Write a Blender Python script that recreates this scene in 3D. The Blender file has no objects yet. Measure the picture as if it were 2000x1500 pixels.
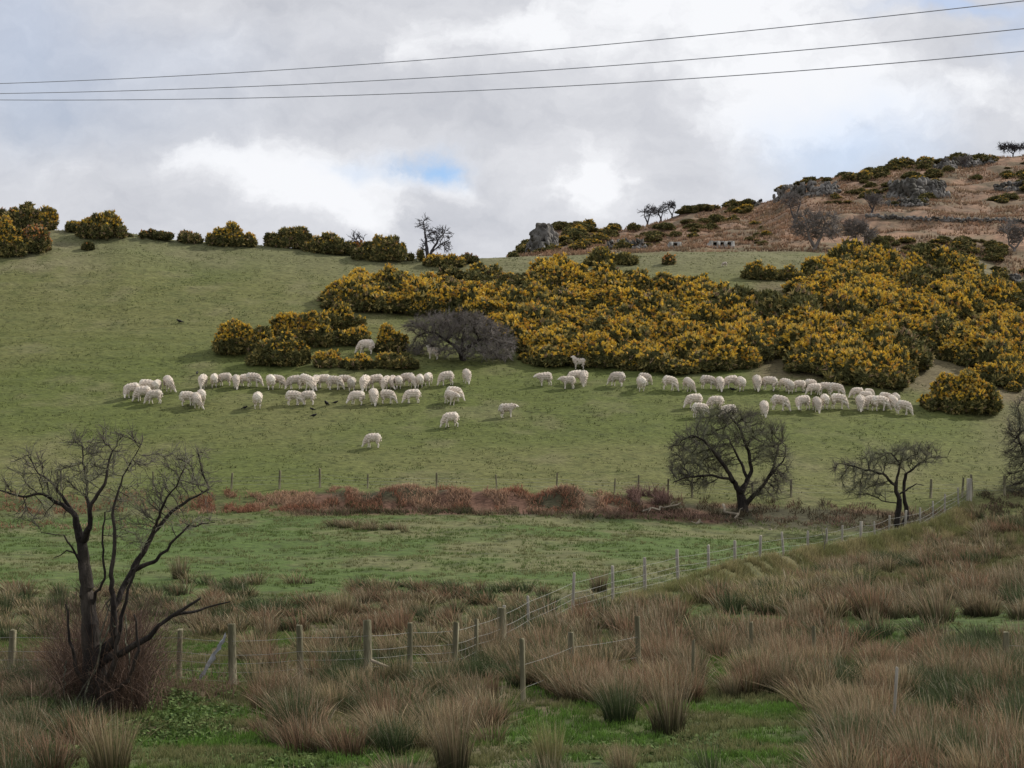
import bpy, math, random
import numpy as np
from mathutils import Vector, Matrix
random.seed(7); rng = np.random.default_rng(7)
C = bpy.context.scene; COL = C.collection
# ------------------------------------------------------------------ camera
F, U0, VH, ZC = 3376.0, 1000.0, 894.0, 4.7        # focal length in photo pixels, centre column, horizon row, eye height
cam = bpy.data.cameras.new('camera'); camo = bpy.data.objects.new('camera', cam); COL.objects.link(camo)
cam.sensor_width = 36; cam.lens = 36*F/2000; cam.shift_y = (VH-750)/2000; cam.clip_end = 9000; cam.clip_start = .1
camo.location = (0, 0, ZC); camo.rotation_euler = (math.radians(90), 0, 0); C.camera = camo
# ------------------------------------------------------------------ sun
SUN_EL, SUN_AZ = math.radians(38), math.radians(62)   # azimuth clockwise from +Y
sd = bpy.data.lights.new('sun', 'SUN'); sd.energy = 3.5; sd.angle = math.radians(1.5); sd.color = (1, .94, .85)
so = bpy.data.objects.new('sun', sd); COL.objects.link(so)
sv = Vector((math.sin(SUN_AZ)*math.cos(SUN_EL), math.cos(SUN_AZ)*math.cos(SUN_EL), math.sin(SUN_EL)))
so.rotation_euler = sv.to_track_quat('Z', 'Y').to_euler(); so.location = (60, 40, 90)
# ------------------------------------------------------------------ world: nishita sky behind procedural cloud
W = bpy.data.worlds.new('World'); C.world = W; W.use_nodes = True
nt = W.node_tree; N = nt.nodes; L = nt.links; N.clear()
def nd(t, **k):
    n = N.new(t)
    for a, b in k.items(): setattr(n, a, b)
    return n
def mth(op, a, b=None, c=None, clamp=False):
    n = N.new('ShaderNodeMath'); n.operation = op; n.use_clamp = clamp
    for i, v in enumerate((a, b, c)):
        if v is None: continue
        if isinstance(v, (int, float)): n.inputs[i].default_value = v
        else: L.new(v, n.inputs[i])
    return n.outputs[0]
tc = nd('ShaderNodeTexCoord'); sep = nd('ShaderNodeSeparateXYZ'); L.new(tc.outputs['Generated'], sep.inputs[0])
yy = mth('MAXIMUM', sep.outputs[1], .08)
px = mth('DIVIDE', sep.outputs[0], yy); pz = mth('DIVIDE', sep.outputs[2], yy)
cmb = nd('ShaderNodeCombineXYZ'); L.new(px, cmb.inputs[0]); L.new(pz, cmb.inputs[1])
L.new(mth('MULTIPLY', mth('LESS_THAN', sep.outputs[1], 0), 7.0), cmb.inputs[2])
def noise(scale, detail=6, rough=.6, vec=None, dist=0, stretch=None):
    n = nd('ShaderNodeTexNoise'); n.inputs['Scale'].default_value = scale; n.inputs['Detail'].default_value = detail
    n.inputs['Roughness'].default_value = rough; n.inputs['Distortion'].default_value = dist
    v = vec or cmb.outputs[0]
    if stretch:
        m = nd('ShaderNodeMapping'); m.inputs['Scale'].default_value = stretch; L.new(v, m.inputs[0]); v = m.outputs[0]
    L.new(v, n.inputs['Vector']); return n
nw = noise(11, 7, .62)
wv = nd('ShaderNodeVectorMath', operation='SUBTRACT'); L.new(nw.outputs['Color'], wv.inputs[0]); wv.inputs[1].default_value = (.5, .5, .5)
wm = nd('ShaderNodeVectorMath', operation='MULTIPLY_ADD'); L.new(wv.outputs[0], wm.inputs[0]); wm.inputs[1].default_value = (.11, .06, 0); L.new(cmb.outputs[0], wm.inputs[2])
def blob(u, v, su, sv_, amp):
    s = nd('ShaderNodeVectorMath', operation='SUBTRACT'); L.new(wm.outputs[0], s.inputs[0]); s.inputs[1].default_value = ((u-U0)/F, (VH-v)/F, 0)
    m = nd('ShaderNodeVectorMath', operation='MULTIPLY'); L.new(s.outputs[0], m.inputs[0]); m.inputs[1].default_value = (F/su, F/sv_, 1)
    d = nd('ShaderNodeVectorMath', operation='DOT_PRODUCT'); L.new(m.outputs[0], d.inputs[0]); L.new(m.outputs[0], d.inputs[1])
    e = mth('POWER', 2.718, mth('MULTIPLY', d.outputs['Value'], -.5))
    return mth('MULTIPLY', e, amp)
def total(lst):
    s = None
    for b in lst:
        x = blob(*b); s = x if s is None else mth('ADD', s, x)
    return s
bright = total([(1330, 20, 260, 110, .36), (600, 370, 130, 60, .27), (680, 425, 60, 40, .20), (1140, 360, 75, 55, .38), (440, 300, 130, 40, .15),
    (1900, 190, 170, 70, .27), (1600, 200, 130, 60, .18), (900, 365, 60, 30, .16), (120, 320, 110, 50, .13), (790, 100, 45, 35, .12),
    (1000, 60, 140, 50, .1), (1480, 300, 140, 70, .14), (960, 300, 140, 25, .08),
    (170, 215, 230, 70, -.12), (900, 215, 260, 45, -.08), (860, 440, 120, 45, -.09), (640, 60, 160, 70, -.05), (1330, 390, 90, 50, -.03), (300, 420, 160, 30, -.03)])
blue = total([(838, 330, 44, 17, 1.0), (20, 60, 130, 130, .28), (1850, 12, 90, 14, .45), (1660, 290, 120, 60, .40), (1985, 70, 40, 50, .25), (350, 100, 160, 50, .12), (690, 330, 40, 15, .3), (180, 215, 200, 60, .12)])
n1 = noise(9, 8, .58, vec=wm.outputs[0], stretch=(1, 1.7, 1)); n2 = noise(34, 6, .6, vec=wm.outputs[0], stretch=(1, 1.6, 1))
wn = mth('ADD', mth('MULTIPLY', mth('SUBTRACT', n1.outputs[0], .5), 1.5), mth('MULTIPLY', mth('SUBTRACT', n2.outputs[0], .5), .5))
white = total([(1330, 10, 300, 120, 1.0), (640, 365, 150, 60, .95), (690, 430, 50, 40, .8), (1150, 365, 60, 60, 1.05), (470, 300, 130, 40, .6), (1900, 200, 170, 70, .85), (1590, 190, 120, 60, .55), (890, 370, 50, 30, .6), (130, 330, 100, 50, .45), (790, 100, 45, 35, .7), (1460, 260, 110, 40, .5), (1000, 70, 100, 40, .35), (430, 60, 80, 30, .3)])
wmr = nd('ShaderNodeMapRange'); wmr.interpolation_type = 'SMOOTHSTEP'; wmr.inputs[1].default_value = .38; wmr.inputs[2].default_value = .95; wmr.inputs[3].default_value = 0; wmr.inputs[4].default_value = .21
L.new(mth('ADD', white, wn), wmr.inputs[0])
det = mth('ADD', mth('MULTIPLY', mth('SUBTRACT', n1.outputs[0], .5), .55), mth('MULTIPLY', mth('SUBTRACT', n2.outputs[0], .5), .30))
val = mth('ADD', mth('ADD', mth('ADD', mth('MULTIPLY', bright, .6), .585), det), wmr.outputs[0])
cr = nd('ShaderNodeValToRGB'); L.new(val, cr.inputs[0]); e = cr.color_ramp.elements
e[0].position = .30; e[0].color = (.44, .47, .54, 1); e[1].position = .98; e[1].color = (.93, .94, .97, 1)
for p, c in ((.5, (.575, .59, .64, 1)), (.7, (.73, .74, .78, 1))):
    q = e.new(p); q.color = c
sky = nd('ShaderNodeTexSky', sky_type='NISHITA'); sky.sun_disc = False; sky.sun_elevation = SUN_EL; sky.sun_rotation = SUN_AZ
sk = nd('ShaderNodeMix', data_type='RGBA', blend_type='MULTIPLY'); sk.inputs[0].default_value = 1
L.new(sky.outputs[0], sk.inputs[6]); sk.inputs[7].default_value = (.98, 1.16, 1.42, 1)
cs = nd('ShaderNodeMix', data_type='RGBA', blend_type='MULTIPLY'); cs.inputs[0].default_value = 1
L.new(cr.outputs[0], cs.inputs[6]); cs.inputs[7].default_value = (9.3, 9.3, 9.3, 1)
mx = nd('ShaderNodeMix', data_type='RGBA'); L.new(mth('MULTIPLY', blue, .9, clamp=True), mx.inputs[0])
L.new(cs.outputs[2], mx.inputs[6]); L.new(sk.outputs[2], mx.inputs[7])
bg = nd('ShaderNodeBackground'); bg.inputs[1].default_value = .1; L.new(mx.outputs[2], bg.inputs[0])
wo = nd('ShaderNodeOutputWorld'); L.new(bg.outputs[0], wo.inputs[0])
C.view_settings.view_transform = 'Standard'; C.view_settings.look = 'None'; C.view_settings.exposure = .12; C.view_settings.gamma = 1
C.render.engine = 'CYCLES'; C.cycles.max_bounces = 5; C.cycles.diffuse_bounces = 3; C.cycles.transparent_max_bounces = 4
# ------------------------------------------------------------------ materials
def mat(name, base=None, spots=0, attr=False, var=.25, nscale=3.0, rough=.9, bump=0, bscale=20, trans=0, stretch=(1, 1, 1), spec=.15, dark=None, rampscale=None, var2=None):
    m = bpy.data.materials.new(name); m.use_nodes = True; t = m.node_tree; n = t.nodes; l = t.links
    p = n['Principled BSDF']; p.inputs['Roughness'].default_value = rough; p.inputs['Specular IOR Level'].default_value = spec
    o = n['Material Output']; g = n.new('ShaderNodeNewGeometry'); mp = n.new('ShaderNodeMapping'); mp.inputs['Scale'].default_value = stretch
    tc = n.new('ShaderNodeTexCoord'); l.new(g.outputs['Position'] if attr == 'world' or attr is True else tc.outputs['Object'], mp.inputs[0])
    ns = n.new('ShaderNodeTexNoise'); ns.inputs['Scale'].default_value = nscale; ns.inputs['Detail'].default_value = 7; ns.inputs['Roughness'].default_value = .65
    l.new(mp.outputs[0], ns.inputs['Vector'])
    mr = n.new('ShaderNodeMapRange'); mr.inputs[1].default_value = .3; mr.inputs[2].default_value = .7; mr.inputs[3].default_value = 1-var; mr.inputs[4].default_value = 1+var
    l.new(ns.outputs[0], mr.inputs[0])
    vm = n.new('ShaderNodeVectorMath'); vm.operation = 'SCALE'; l.new(mr.outputs[0], vm.inputs['Scale'])
    if attr:
        a = n.new('ShaderNodeAttribute'); a.attribute_name = 'Col'; l.new(a.outputs['Color'], vm.inputs[0])
    elif dark:
        mix = n.new('ShaderNodeMix'); mix.data_type = 'RGBA'; n3 = n.new('ShaderNodeTexNoise'); n3.inputs['Scale'].default_value = rampscale or nscale*.4; n3.inputs['Detail'].default_value = 5
        l.new(mp.outputs[0], n3.inputs['Vector']); r3 = n.new('ShaderNodeMapRange'); r3.inputs[1].default_value = .4; r3.inputs[2].default_value = .62; l.new(n3.outputs[0], r3.inputs[0])
        l.new(r3.outputs[0], mix.inputs[0]); mix.inputs[6].default_value = (*dark, 1); mix.inputs[7].default_value = (*base, 1); l.new(mix.outputs[2], vm.inputs[0])
    else: vm.inputs[0].default_value = base
    last = vm.outputs[0]
    if spots:  # tuft shade and highlights painted in as dark and light spots, with pigment variation
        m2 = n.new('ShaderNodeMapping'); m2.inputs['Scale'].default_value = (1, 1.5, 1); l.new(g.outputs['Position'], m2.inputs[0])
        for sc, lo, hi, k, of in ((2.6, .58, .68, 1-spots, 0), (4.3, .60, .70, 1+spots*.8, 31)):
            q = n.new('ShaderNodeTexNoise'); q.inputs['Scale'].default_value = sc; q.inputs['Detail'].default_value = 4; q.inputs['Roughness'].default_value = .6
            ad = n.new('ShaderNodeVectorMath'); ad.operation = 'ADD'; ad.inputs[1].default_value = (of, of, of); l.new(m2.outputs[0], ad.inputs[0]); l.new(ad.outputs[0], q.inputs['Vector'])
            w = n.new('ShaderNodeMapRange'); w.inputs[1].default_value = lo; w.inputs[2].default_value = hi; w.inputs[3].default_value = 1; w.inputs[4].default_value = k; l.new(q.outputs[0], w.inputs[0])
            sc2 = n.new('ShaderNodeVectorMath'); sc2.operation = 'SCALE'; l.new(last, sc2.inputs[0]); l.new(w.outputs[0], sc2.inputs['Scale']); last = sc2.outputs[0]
    l.new(last, p.inputs['Base Color'])
    if bump:
        nb = n.new('ShaderNodeTexNoise'); nb.inputs['Scale'].default_value = bscale; nb.inputs['Detail'].default_value = 6; l.new(mp.outputs[0], nb.inputs['Vector'])
        b = n.new('ShaderNodeBump'); b.inputs['Strength'].default_value = bump; b.inputs['Distance'].default_value = .1; l.new(nb.outputs[0], b.inputs['Height']); l.new(b.outputs[0], p.inputs['Normal'])
    if trans:
        tr = n.new('ShaderNodeBsdfTranslucent'); l.new(last, tr.inputs[0]); ms = n.new('ShaderNodeMixShader'); ms.inputs[0].default_value = trans
        l.new(p.outputs[0], ms.inputs[1]); l.new(tr.outputs[0], ms.inputs[2]); l.new(ms.outputs[0], o.inputs[0])
    return m
M = dict(
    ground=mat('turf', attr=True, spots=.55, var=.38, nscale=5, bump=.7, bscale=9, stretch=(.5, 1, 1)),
    hill=mat('bracken_turf', attr=True, spots=.35, var=.42, nscale=.9, bump=.8, bscale=2.5),
    blade=mat('rush_blades', attr=True, var=.15, nscale=3, rough=.7, trans=.25),
    leaf=mat('leaves', attr=True, var=.2, nscale=4, rough=.8, trans=.12),
    gorse=mat('gorse_spines', attr=True, var=.35, nscale=2.2, rough=.9, trans=.08),
    flower=mat('gorse_flowers', attr=True, var=.2, nscale=3, rough=.8, trans=.15),
    bark=mat('dark_bark', (.050, .042, .034), var=.5, nscale=6, bump=.8, bscale=14, dark=(.024, .020, .018), stretch=(1, 1, .3)),
    twig=mat('thorn_twigs', (.21, .21, .14), var=.35, nscale=2, dark=(.105, .09, .075)),
    greytwig=mat('grey_twigs', (.24, .215, .195), var=.3, nscale=1, dark=(.17, .15, .135)),
    skytwig=mat('skyline_twigs', (.07, .065, .07), var=.3, nscale=1),
    lichen=mat('lichen_bark', (.15, .16, .11), var=.4, nscale=9, dark=(.05, .045, .035)),
    wood=mat('weathered_wood', (.31, .28, .19), var=.35, nscale=9, bump=.5, bscale=25, dark=(.11, .105, .06), stretch=(1, 1, .15)),
    palewood=mat('pale_wood', (.40, .37, .30), var=.25, nscale=9, dark=(.30, .28, .24), stretch=(1, 1, .2)),
    deadwood=mat('bleached_branch', (.42, .36, .27), var=.3, nscale=5, dark=(.22, .19, .14)),
    wire=mat('galvanised_wire', (.30, .30, .27), var=.2, nscale=8, rough=.5, spec=.4),
    cable=mat('power_cable', (.24, .25, .28), var=.1, rough=.5, spec=.4),
    wool=mat('sheep_fleece', (.90, .83, .71), var=.15, nscale=7, bump=1.0, bscale=22, dark=(.76, .65, .54), rampscale=2.2),
    skin=mat('sheep_face', (.78, .71, .62), var=.15, nscale=8),
    hoof=mat('sheep_hoof', (.07, .06, .05)),
    crow=mat('crow_feathers', (.012, .012, .014), rough=.5),
    rock=mat('grey_rock', (.20, .19, .175), var=.5, nscale=1.3, bump=1, bscale=3, dark=(.07, .066, .055)),
    stone=mat('dry_stone', (.48, .47, .44), var=.45, nscale=2.5, bump=1, bscale=5, dark=(.26, .25, .22)),
    plastic=mat('torn_plastic', (.50, .52, .54), var=.15, nscale=6, rough=.4, spec=.4, trans=.3),
)
_t = M['wool'].node_tree; _p = _t.nodes['Principled BSDF']; _src = _p.inputs['Base Color'].links[0].from_socket; _oi = _t.nodes.new('ShaderNodeObjectInfo')
_mr = _t.nodes.new('ShaderNodeMapRange'); _mr.inputs[3].default_value = .80; _mr.inputs[4].default_value = 1.1; _t.links.new(_oi.outputs['Random'], _mr.inputs[0])
_vs = _t.nodes.new('ShaderNodeVectorMath'); _vs.operation = 'SCALE'; _t.links.new(_src, _vs.inputs[0]); _t.links.new(_mr.outputs[0], _vs.inputs['Scale']); _t.links.new(_vs.outputs[0], _p.inputs['Base Color'])
# ------------------------------------------------------------------ helpers
def mesh(name, V, T, m, parent=None, cols=None, smooth=False, loc=None, mi=None):
    V = np.ascontiguousarray(V, dtype=np.float32); T = np.ascontiguousarray(T, dtype=np.int32)
    me = bpy.data.meshes.new(name); n = T.shape[1]
    me.vertices.add(len(V)); me.vertices.foreach_set('co', V.ravel())
    me.loops.add(T.size); me.loops.foreach_set('vertex_index', T.ravel())
    me.polygons.add(len(T)); me.polygons.foreach_set('loop_start', np.arange(len(T), dtype=np.int32)*n)
    if smooth: me.polygons.foreach_set('use_smooth', np.ones(len(T), dtype=bool))
    for x in (m if isinstance(m, (list, tuple)) else [m]): me.materials.append(x)
    if mi is not None: me.polygons.foreach_set('material_index', np.asarray(mi, dtype=np.int32))
    if cols is not None:
        a = me.color_attributes.new('Col', 'FLOAT_COLOR', 'POINT'); c = np.ones((len(V), 4), np.float32); c[:, :3] = cols; a.data.foreach_set('color', c.ravel())
    me.update(calc_edges=True)
    o = bpy.data.objects.new(name, me); COL.objects.link(o)
    if parent: o.parent = parent
    if loc is not None: o.location = loc
    return o
def tag(o, label=None, cat=None, group=None, kind=None):
    for k, v in (('label', label), ('category', cat), ('group', group), ('kind', kind)):
        if v: o[k] = v
    return o
def empty(name, loc, label, cat, group=None):
    o = bpy.data.objects.new(name, None); COL.objects.link(o); o.location = loc; o.empty_display_size = .2
    return tag(o, label, cat, group)
class Acc:
    def __init__(s): s.V, s.T, s.C, s.n = [], [], [], 0
    def add(s, V, T, Cc=None):
        s.V.append(V); s.T.append(T+s.n); s.n += len(V)
        if Cc is not None: s.C.append(np.broadcast_to(Cc, (len(V), 3)))
    def build(s, name, m, parent=None, **k):
        return mesh(name, np.concatenate(s.V), np.concatenate(s.T), m, parent, cols=np.concatenate(s.C) if s.C else None, **k)
_tab = np.random.default_rng(3).random((512, 512))
def vnoise(x, y, s=0):
    x = np.asarray(x, float)+s*37.3; y = np.asarray(y, float)+s*91.7
    xi = np.floor(x).astype(int); yi = np.floor(y).astype(int); fx = x-xi; fy = y-yi
    fx = fx*fx*(3-2*fx); fy = fy*fy*(3-2*fy); a = lambda i, j: _tab[i % 512, j % 512]
    return (a(xi, yi)*(1-fx)+a(xi+1, yi)*fx)*(1-fy)+(a(xi, yi+1)*(1-fx)+a(xi+1, yi+1)*fx)*fy
def fbm(x, y, o=4, s=0):
    r = 0; a = .5; t = 0
    for i in range(o): r = r+a*vnoise(x*2**i, y*2**i, s+i); t += a; a *= .5
    return r/t-.5
def sstep(a, b, x): t = np.clip((x-a)/(b-a), 0, 1); return t*t*(3-2*t)
# ------------------------------------------------------------------ terrain height field
Dk = np.array([3, 6, 15, 26, 36, 45, 55, 65, 75, 80, 82.5, 84.5, 92, 98, 104, 110, 118, 128, 140, 150, 175, 205, 235, 260, 320, 600, 5000.])
fl = lambda D: 894+15867/D
near = [fl(d) for d in Dk[:6]]
cols_ = {
 0:    [1160, 1098, 1040, 1016, 1000, 962, 888, 822, 762, 703, 630, 545, 458, 500, 560, 620, 660, 690, 740, 820, 885],
 120:  [1160, 1098, 1040, 1016, 1000, 962, 888, 822, 762, 703, 630, 540, 447, 500, 560, 620, 660, 690, 740, 820, 885],
 250:  [1160, 1098, 1040, 1014, 1000, 962, 888, 822, 762, 703, 632, 545, 455, 500, 560, 620, 660, 690, 740, 820, 885],
 430:  [1160, 1096, 1038, 1012, 998, 960, 886, 822, 762, 704, 636, 555, 474, 510, 560, 620, 660, 690, 740, 820, 885],
 640:  [1160, 1095, 1036, 1010, 996, 960, 885, 820, 762, 706, 642, 568, 491, 520, 565, 620, 660, 690, 740, 820, 885],
 850:  [1160, 1094, 1034, 1008, 995, 960, 885, 820, 760, 712, 645, 570, 505, 515, 560, 620, 660, 690, 740, 820, 885],
 1000: [1158, 1094, 1036, 1010, 996, 962, 886, 820, 760, 715, 645, 560, 501, 503, 505, 520, 560, 620, 740, 820, 885],
 1100: [1158, 1095, 1038, 1012, 998, 964, 886, 820, 760, 718, 645, 555, 497, 492, 463, 448, 470, 560, 700, 820, 885],
 1200: [1158, 1098, 1042, 1016, 1000, 968, 888, 820, 760, 718, 645, 552, 494, 490, 470, 452, 450, 520, 680, 820, 885],
 1300: [1158, 1100, 1048, 1022, 1004, 974, 890, 822, 761, 718, 643, 550, 492, 488, 465, 437, 418, 470, 640, 820, 885],
 1420: [1158, 1108, 1055, 1030, 1008, 980, 894, 824, 764, 715, 640, 550, 492, 487, 455, 420, 402, 440, 620, 820, 885],
 1500: [1158, 1112, 1058, 1034, 1010, 982, 898, 826, 768, 714, 638, 550, 492, 486, 450, 412, 392, 430, 600, 820, 885],
 1560: [1158, 1114, 1062, 1038, 1012, 984, 900, 828, 770, 714, 638, 552, 492, 484, 440, 392, 362, 410, 600, 820, 885],
 1700: [1158, 1116, 1068, 1044, 1020, 990, 905, 833, 778, 720, 642, 560, 500, 480, 428, 375, 338, 380, 580, 820, 885],
 1800: [1158, 1116, 1070, 1046, 1025, 996, 910, 840, 790, 735, 660, 575, 510, 482, 422, 360, 310, 360, 560, 820, 885],
 1900: [1158, 1116, 1068, 1044, 1024, 1000, 915, 850, 800, 750, 675, 590, 525, 488, 422, 355, 304, 350, 560, 820, 885],
 2000: [1158, 1112, 1064, 1042, 1024, 1004, 920, 860, 815, 765, 695, 610, 545, 498, 425, 350, 297, 340, 560, 820, 885],
 2400: [1155, 1105, 1060, 1040, 1024, 1006, 930, 870, 825, 775, 705, 620, 555, 500, 425, 340, 280, 330, 560, 820, 885]}
Uk = np.array(sorted(cols_)); TAB = np.array([near+cols_[u] for u in Uk])
Dg = np.concatenate([np.geomspace(3, 20, 60)[:-1], np.geomspace(20, 80, 330)[:-1], np.arange(80, 88, .16), np.arange(88, 145, .24), np.arange(145, 262, .8), np.geomspace(262, 5000, 40)])
Ug = np.concatenate([-150-np.geomspace(4000, 5, 70), np.arange(-145, 2150, 4.5), 2150+np.geomspace(5, 4000, 70)])
def base_rows():
    A = np.stack([np.interp(Dg, Dk, r) for r in TAB], 1)              # rows(D) x Uk, linear in D
    zz = (VH-A)*Dg[:, None]/F
    out = np.stack([np.interp(Ug, Uk, z) for z in zz], 0)
    un = (Ug > -1000) & (Ug < 3000)
    for _ in range(3):                                                # smooth along the view and across it
        o2 = out.copy(); k = 14
        cs = np.cumsum(np.pad(out, ((0, 0), (k+1, k)), mode='edge'), 1); o2 = (cs[:, 2*k+1:]-cs[:, :-2*k-1])/(2*k+1)
        out = o2
    for _ in range(2):
        k = 4; cs = np.cumsum(np.pad(out, ((k+1, k), (0, 0)), mode='edge'), 0); sm = (cs[2*k+1:]-cs[:-2*k-1])/(2*k+1)
        w = (((Dg > 12) & (Dg < 240)).astype(float))[:, None]*np.where((Dg > 79) & (Dg < 87.5), .35, 1)[:, None]
        out = out*(1-w)+sm*w
    return out+ZC
Z = base_rows()
XG = (Ug[None, :]-U0)*Dg[:, None]/F; YG = np.repeat(Dg[:, None], len(Ug), 1)
DD = YG; UU = np.repeat(Ug[None, :], len(Dg), 0)
fore = 1-sstep(45, 62, DD); mead = sstep(45, 62, DD)*(1-sstep(79, 82, DD)); field = sstep(84, 86, DD)*(1-sstep(145, 150, DD)); hillm = sstep(140, 152, DD)*sstep(1000, 1080, UU)
Z += fore*(.32*fbm(XG/2.6, YG/2.6, 4, 1)+.10*fbm(XG/.5, YG/.5, 3, 2))
Z += mead*(.22*fbm(XG/3, YG/2.4, 4, 3)+.09*fbm(XG/.7, YG/.5, 3, 4))
Z += field*(.25*fbm(XG/7, YG/6, 3, 5)+.13*fbm(XG/1.1, YG/.55, 3, 6)+.16*fbm(XG/7, YG/.9, 2, 16)*sstep(96, 110, DD))
Z += hillm*(2.6*fbm(XG/13, YG/11, 4, 7)*sstep(150, 175, DD)*(1-sstep(225, 236, DD)*.4)+.9*fbm(XG/2.5, YG/2.5, 3, 8))
# little bank of the ditch, the rushy mound right of the diagonal fence
Z += .5*np.exp(-((DD-83.6)/1.0)**2)*sstep(560, 700, UU)*(1-sstep(1180, 1300, UU))*(.7+fbm(XG/2, YG/2, 2, 9)*2)
fenceD = np.interp(UU, [980, 1117, 1325, 1435, 1630, 1765, 1895], [43, 49.5, 57, 61.5, 71, 78, 86.5])
Z += .55*np.exp(-(((DD-(fenceD-2.2))/1.5)**2))*sstep(1250, 1450, UU)*(1-sstep(1840, 1900, UU))
ROW = VH-(Z-ZC)*F/DD
def crest(d0, d1, want, wt):
    global Z, ROW
    a = np.where((Dg >= d0) & (Dg <= d1))[0]; cur = ROW[a].min(0); tgt = np.interp(Ug, [p[0] for p in want], [p[1] for p in want]); dv = (cur-tgt); kk = np.ones(5)/5; dv = np.convolve(np.pad(dv, 2, mode='edge'), kk, 'valid')
    Z += (dv[None, :]*DD/F)*wt; ROW = VH-(Z-ZC)*F/DD
crest(120, 148, [(-100, 452), (100, 449), (250, 455), (350, 470), (500, 478), (650, 492), (800, 505), (900, 506), (1000, 502), (1100, 499), (1300, 492), (1560, 491), (1700, 500), (1800, 512), (2000, 545)], sstep(108, 134, DD)*(1-sstep(146, 160, DD)))
crest(160, 245, [(1000, 500), (1040, 478), (1065, 452), (1100, 446), (1130, 440), (1170, 450), (1250, 446), (1300, 430), (1340, 414), (1400, 408), (1480, 400), (1515, 392), (1532, 374), (1560, 364), (1600, 354), (1640, 347), (1700, 341), (1740, 329), (1780, 319), (1850, 314), (1900, 311), (2000, 304), (2400, 290)], sstep(150, 200, DD)*sstep(1000, 1030, UU))
LD = np.arange(len(Dg))
def gz(x, y):
    x = np.asarray(x, float); y = np.asarray(y, float); u = U0+x*F/y
    fi = np.clip(np.interp(y, Dg, LD), 0, len(Dg)-1.001); fj = np.clip(np.interp(u, Ug, np.arange(len(Ug))), 0, len(Ug)-1.001)
    i = fi.astype(int); j = fj.astype(int); a = fi-i; b = fj-j
    return (Z[i, j]*(1-b)+Z[i, j+1]*b)*(1-a)+(Z[i+1, j]*(1-b)+Z[i+1, j+1]*b)*a
def onimg(u, v, dmin=15, dmax=238):
    j = int(np.argmin(abs(Ug-u))); r = ROW[:, j]; ok = np.where((Dg >= dmin) & (Dg <= dmax))[0]
    h = np.where(r[ok] <= v)[0]
    i = ok[h[0]] if len(h) else ok[int(np.argmin(r[ok]))]
    D = Dg[i]
    if len(h) and i > 0 and r[i-1] > v: t = (r[i-1]-v)/(r[i-1]-r[i]); D = Dg[i-1]+t*(Dg[i]-Dg[i-1])
    x = (u-U0)*D/F
    return Vector((x, D, float(gz(x, D))))
def atD(u, D): x = (u-U0)*D/F; return Vector((x, D, float(gz(x, D))))
# ground colours: growing, dry and dead patches of turf
c = lambda r, g, b: np.array([r, g, b])
def lerp(a, b, t): return a*(1-t[..., None])+b*t[..., None]
G = np.zeros(Z.shape+(3,))
p1 = fbm(XG/3, YG/3, 4, 11)+.5; p2 = fbm(XG/.8, YG/.45, 3, 12)+.5; p3 = fbm(XG/14, YG/10, 3, 13)+.5
fo = lerp(c(.070, .105, .028)+0*G, c(.13, .11, .062)+0*G, sstep(.42, .66, p1)); fo = lerp(fo, c(.055, .042, .028)+0*G, sstep(.52, .8, p2)*.6)
me_ = lerp(c(.082, .122, .034)+0*G, c(.18, .155, .085)+0*G, sstep(.45, .72, p1)*.6); me_ = lerp(me_, c(.13, .115, .055)+0*G, sstep(1150, 1500, UU)*sstep(-1, 1, fenceD-DD)*.8); me_ = lerp(me_, c(.06, .07, .03)+0*G, sstep(.55, .8, p2)*.6)
fi_ = lerp(c(.104, .124, .034)+0*G, c(.142, .142, .054)+0*G, sstep(.35, .68, p3)*.8); fi_ = lerp(fi_, c(.185, .17, .09)+0*G, sstep(.55, .8, p1)*.45); fi_ = lerp(fi_, c(.080, .098, .033)+0*G, sstep(.52, .75, p2)*.4)
fi_ = lerp(fi_, c(.20, .175, .105)+0*G, (1-sstep(60, 260, UU))*sstep(118, 136, DD)*.8*sstep(.3, .6, p1))
fi_ = lerp(fi_, c(.175, .165, .095)+0*G, sstep(126, 140, DD)*.6); fi_ = lerp(fi_, c(.17, .14, .08)+0*G, sstep(1850, 1990, UU)*sstep(88, 100, DD)*.5)
fi_ = lerp(fi_, c(.15, .12, .07)+0*G, sstep(1440, 1500, UU)*sstep(105.5, 108, DD)*.85*(1-sstep(126, 134, DD)))
hl = lerp(c(.22, .14, .092)+0*G, c(.30, .185, .12)+0*G, sstep(.45, .7, p3)); hl = lerp(hl, c(.13, .105, .065)+0*G, sstep(.42, .66, p1)*.8); hl = lerp(hl, c(.085, .07, .05)+0*G, sstep(.55, .8, p2)*.6); hl = lerp(hl, c(.14, .135, .07)+0*G, (1-sstep(145, 158, DD))*.7)
bk = lerp(c(.15, .085, .058)+0*G, c(.075, .07, .04)+0*G, sstep(.4, .6, p1))
G = lerp(fo, me_, sstep(48, 60, DD)); bkm = sstep(80.2, 81.5, DD+.8*p1)*(.25+.75*sstep(500, 640, UU))*(1-sstep(1860, 1900, UU))
G = lerp(G, bk, bkm); G = lerp(G, fi_, sstep(83.9, 84.8, DD+.5*p1)); G = lerp(G, hl, sstep(143, 148, DD)*sstep(980, 1060, UU))
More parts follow.
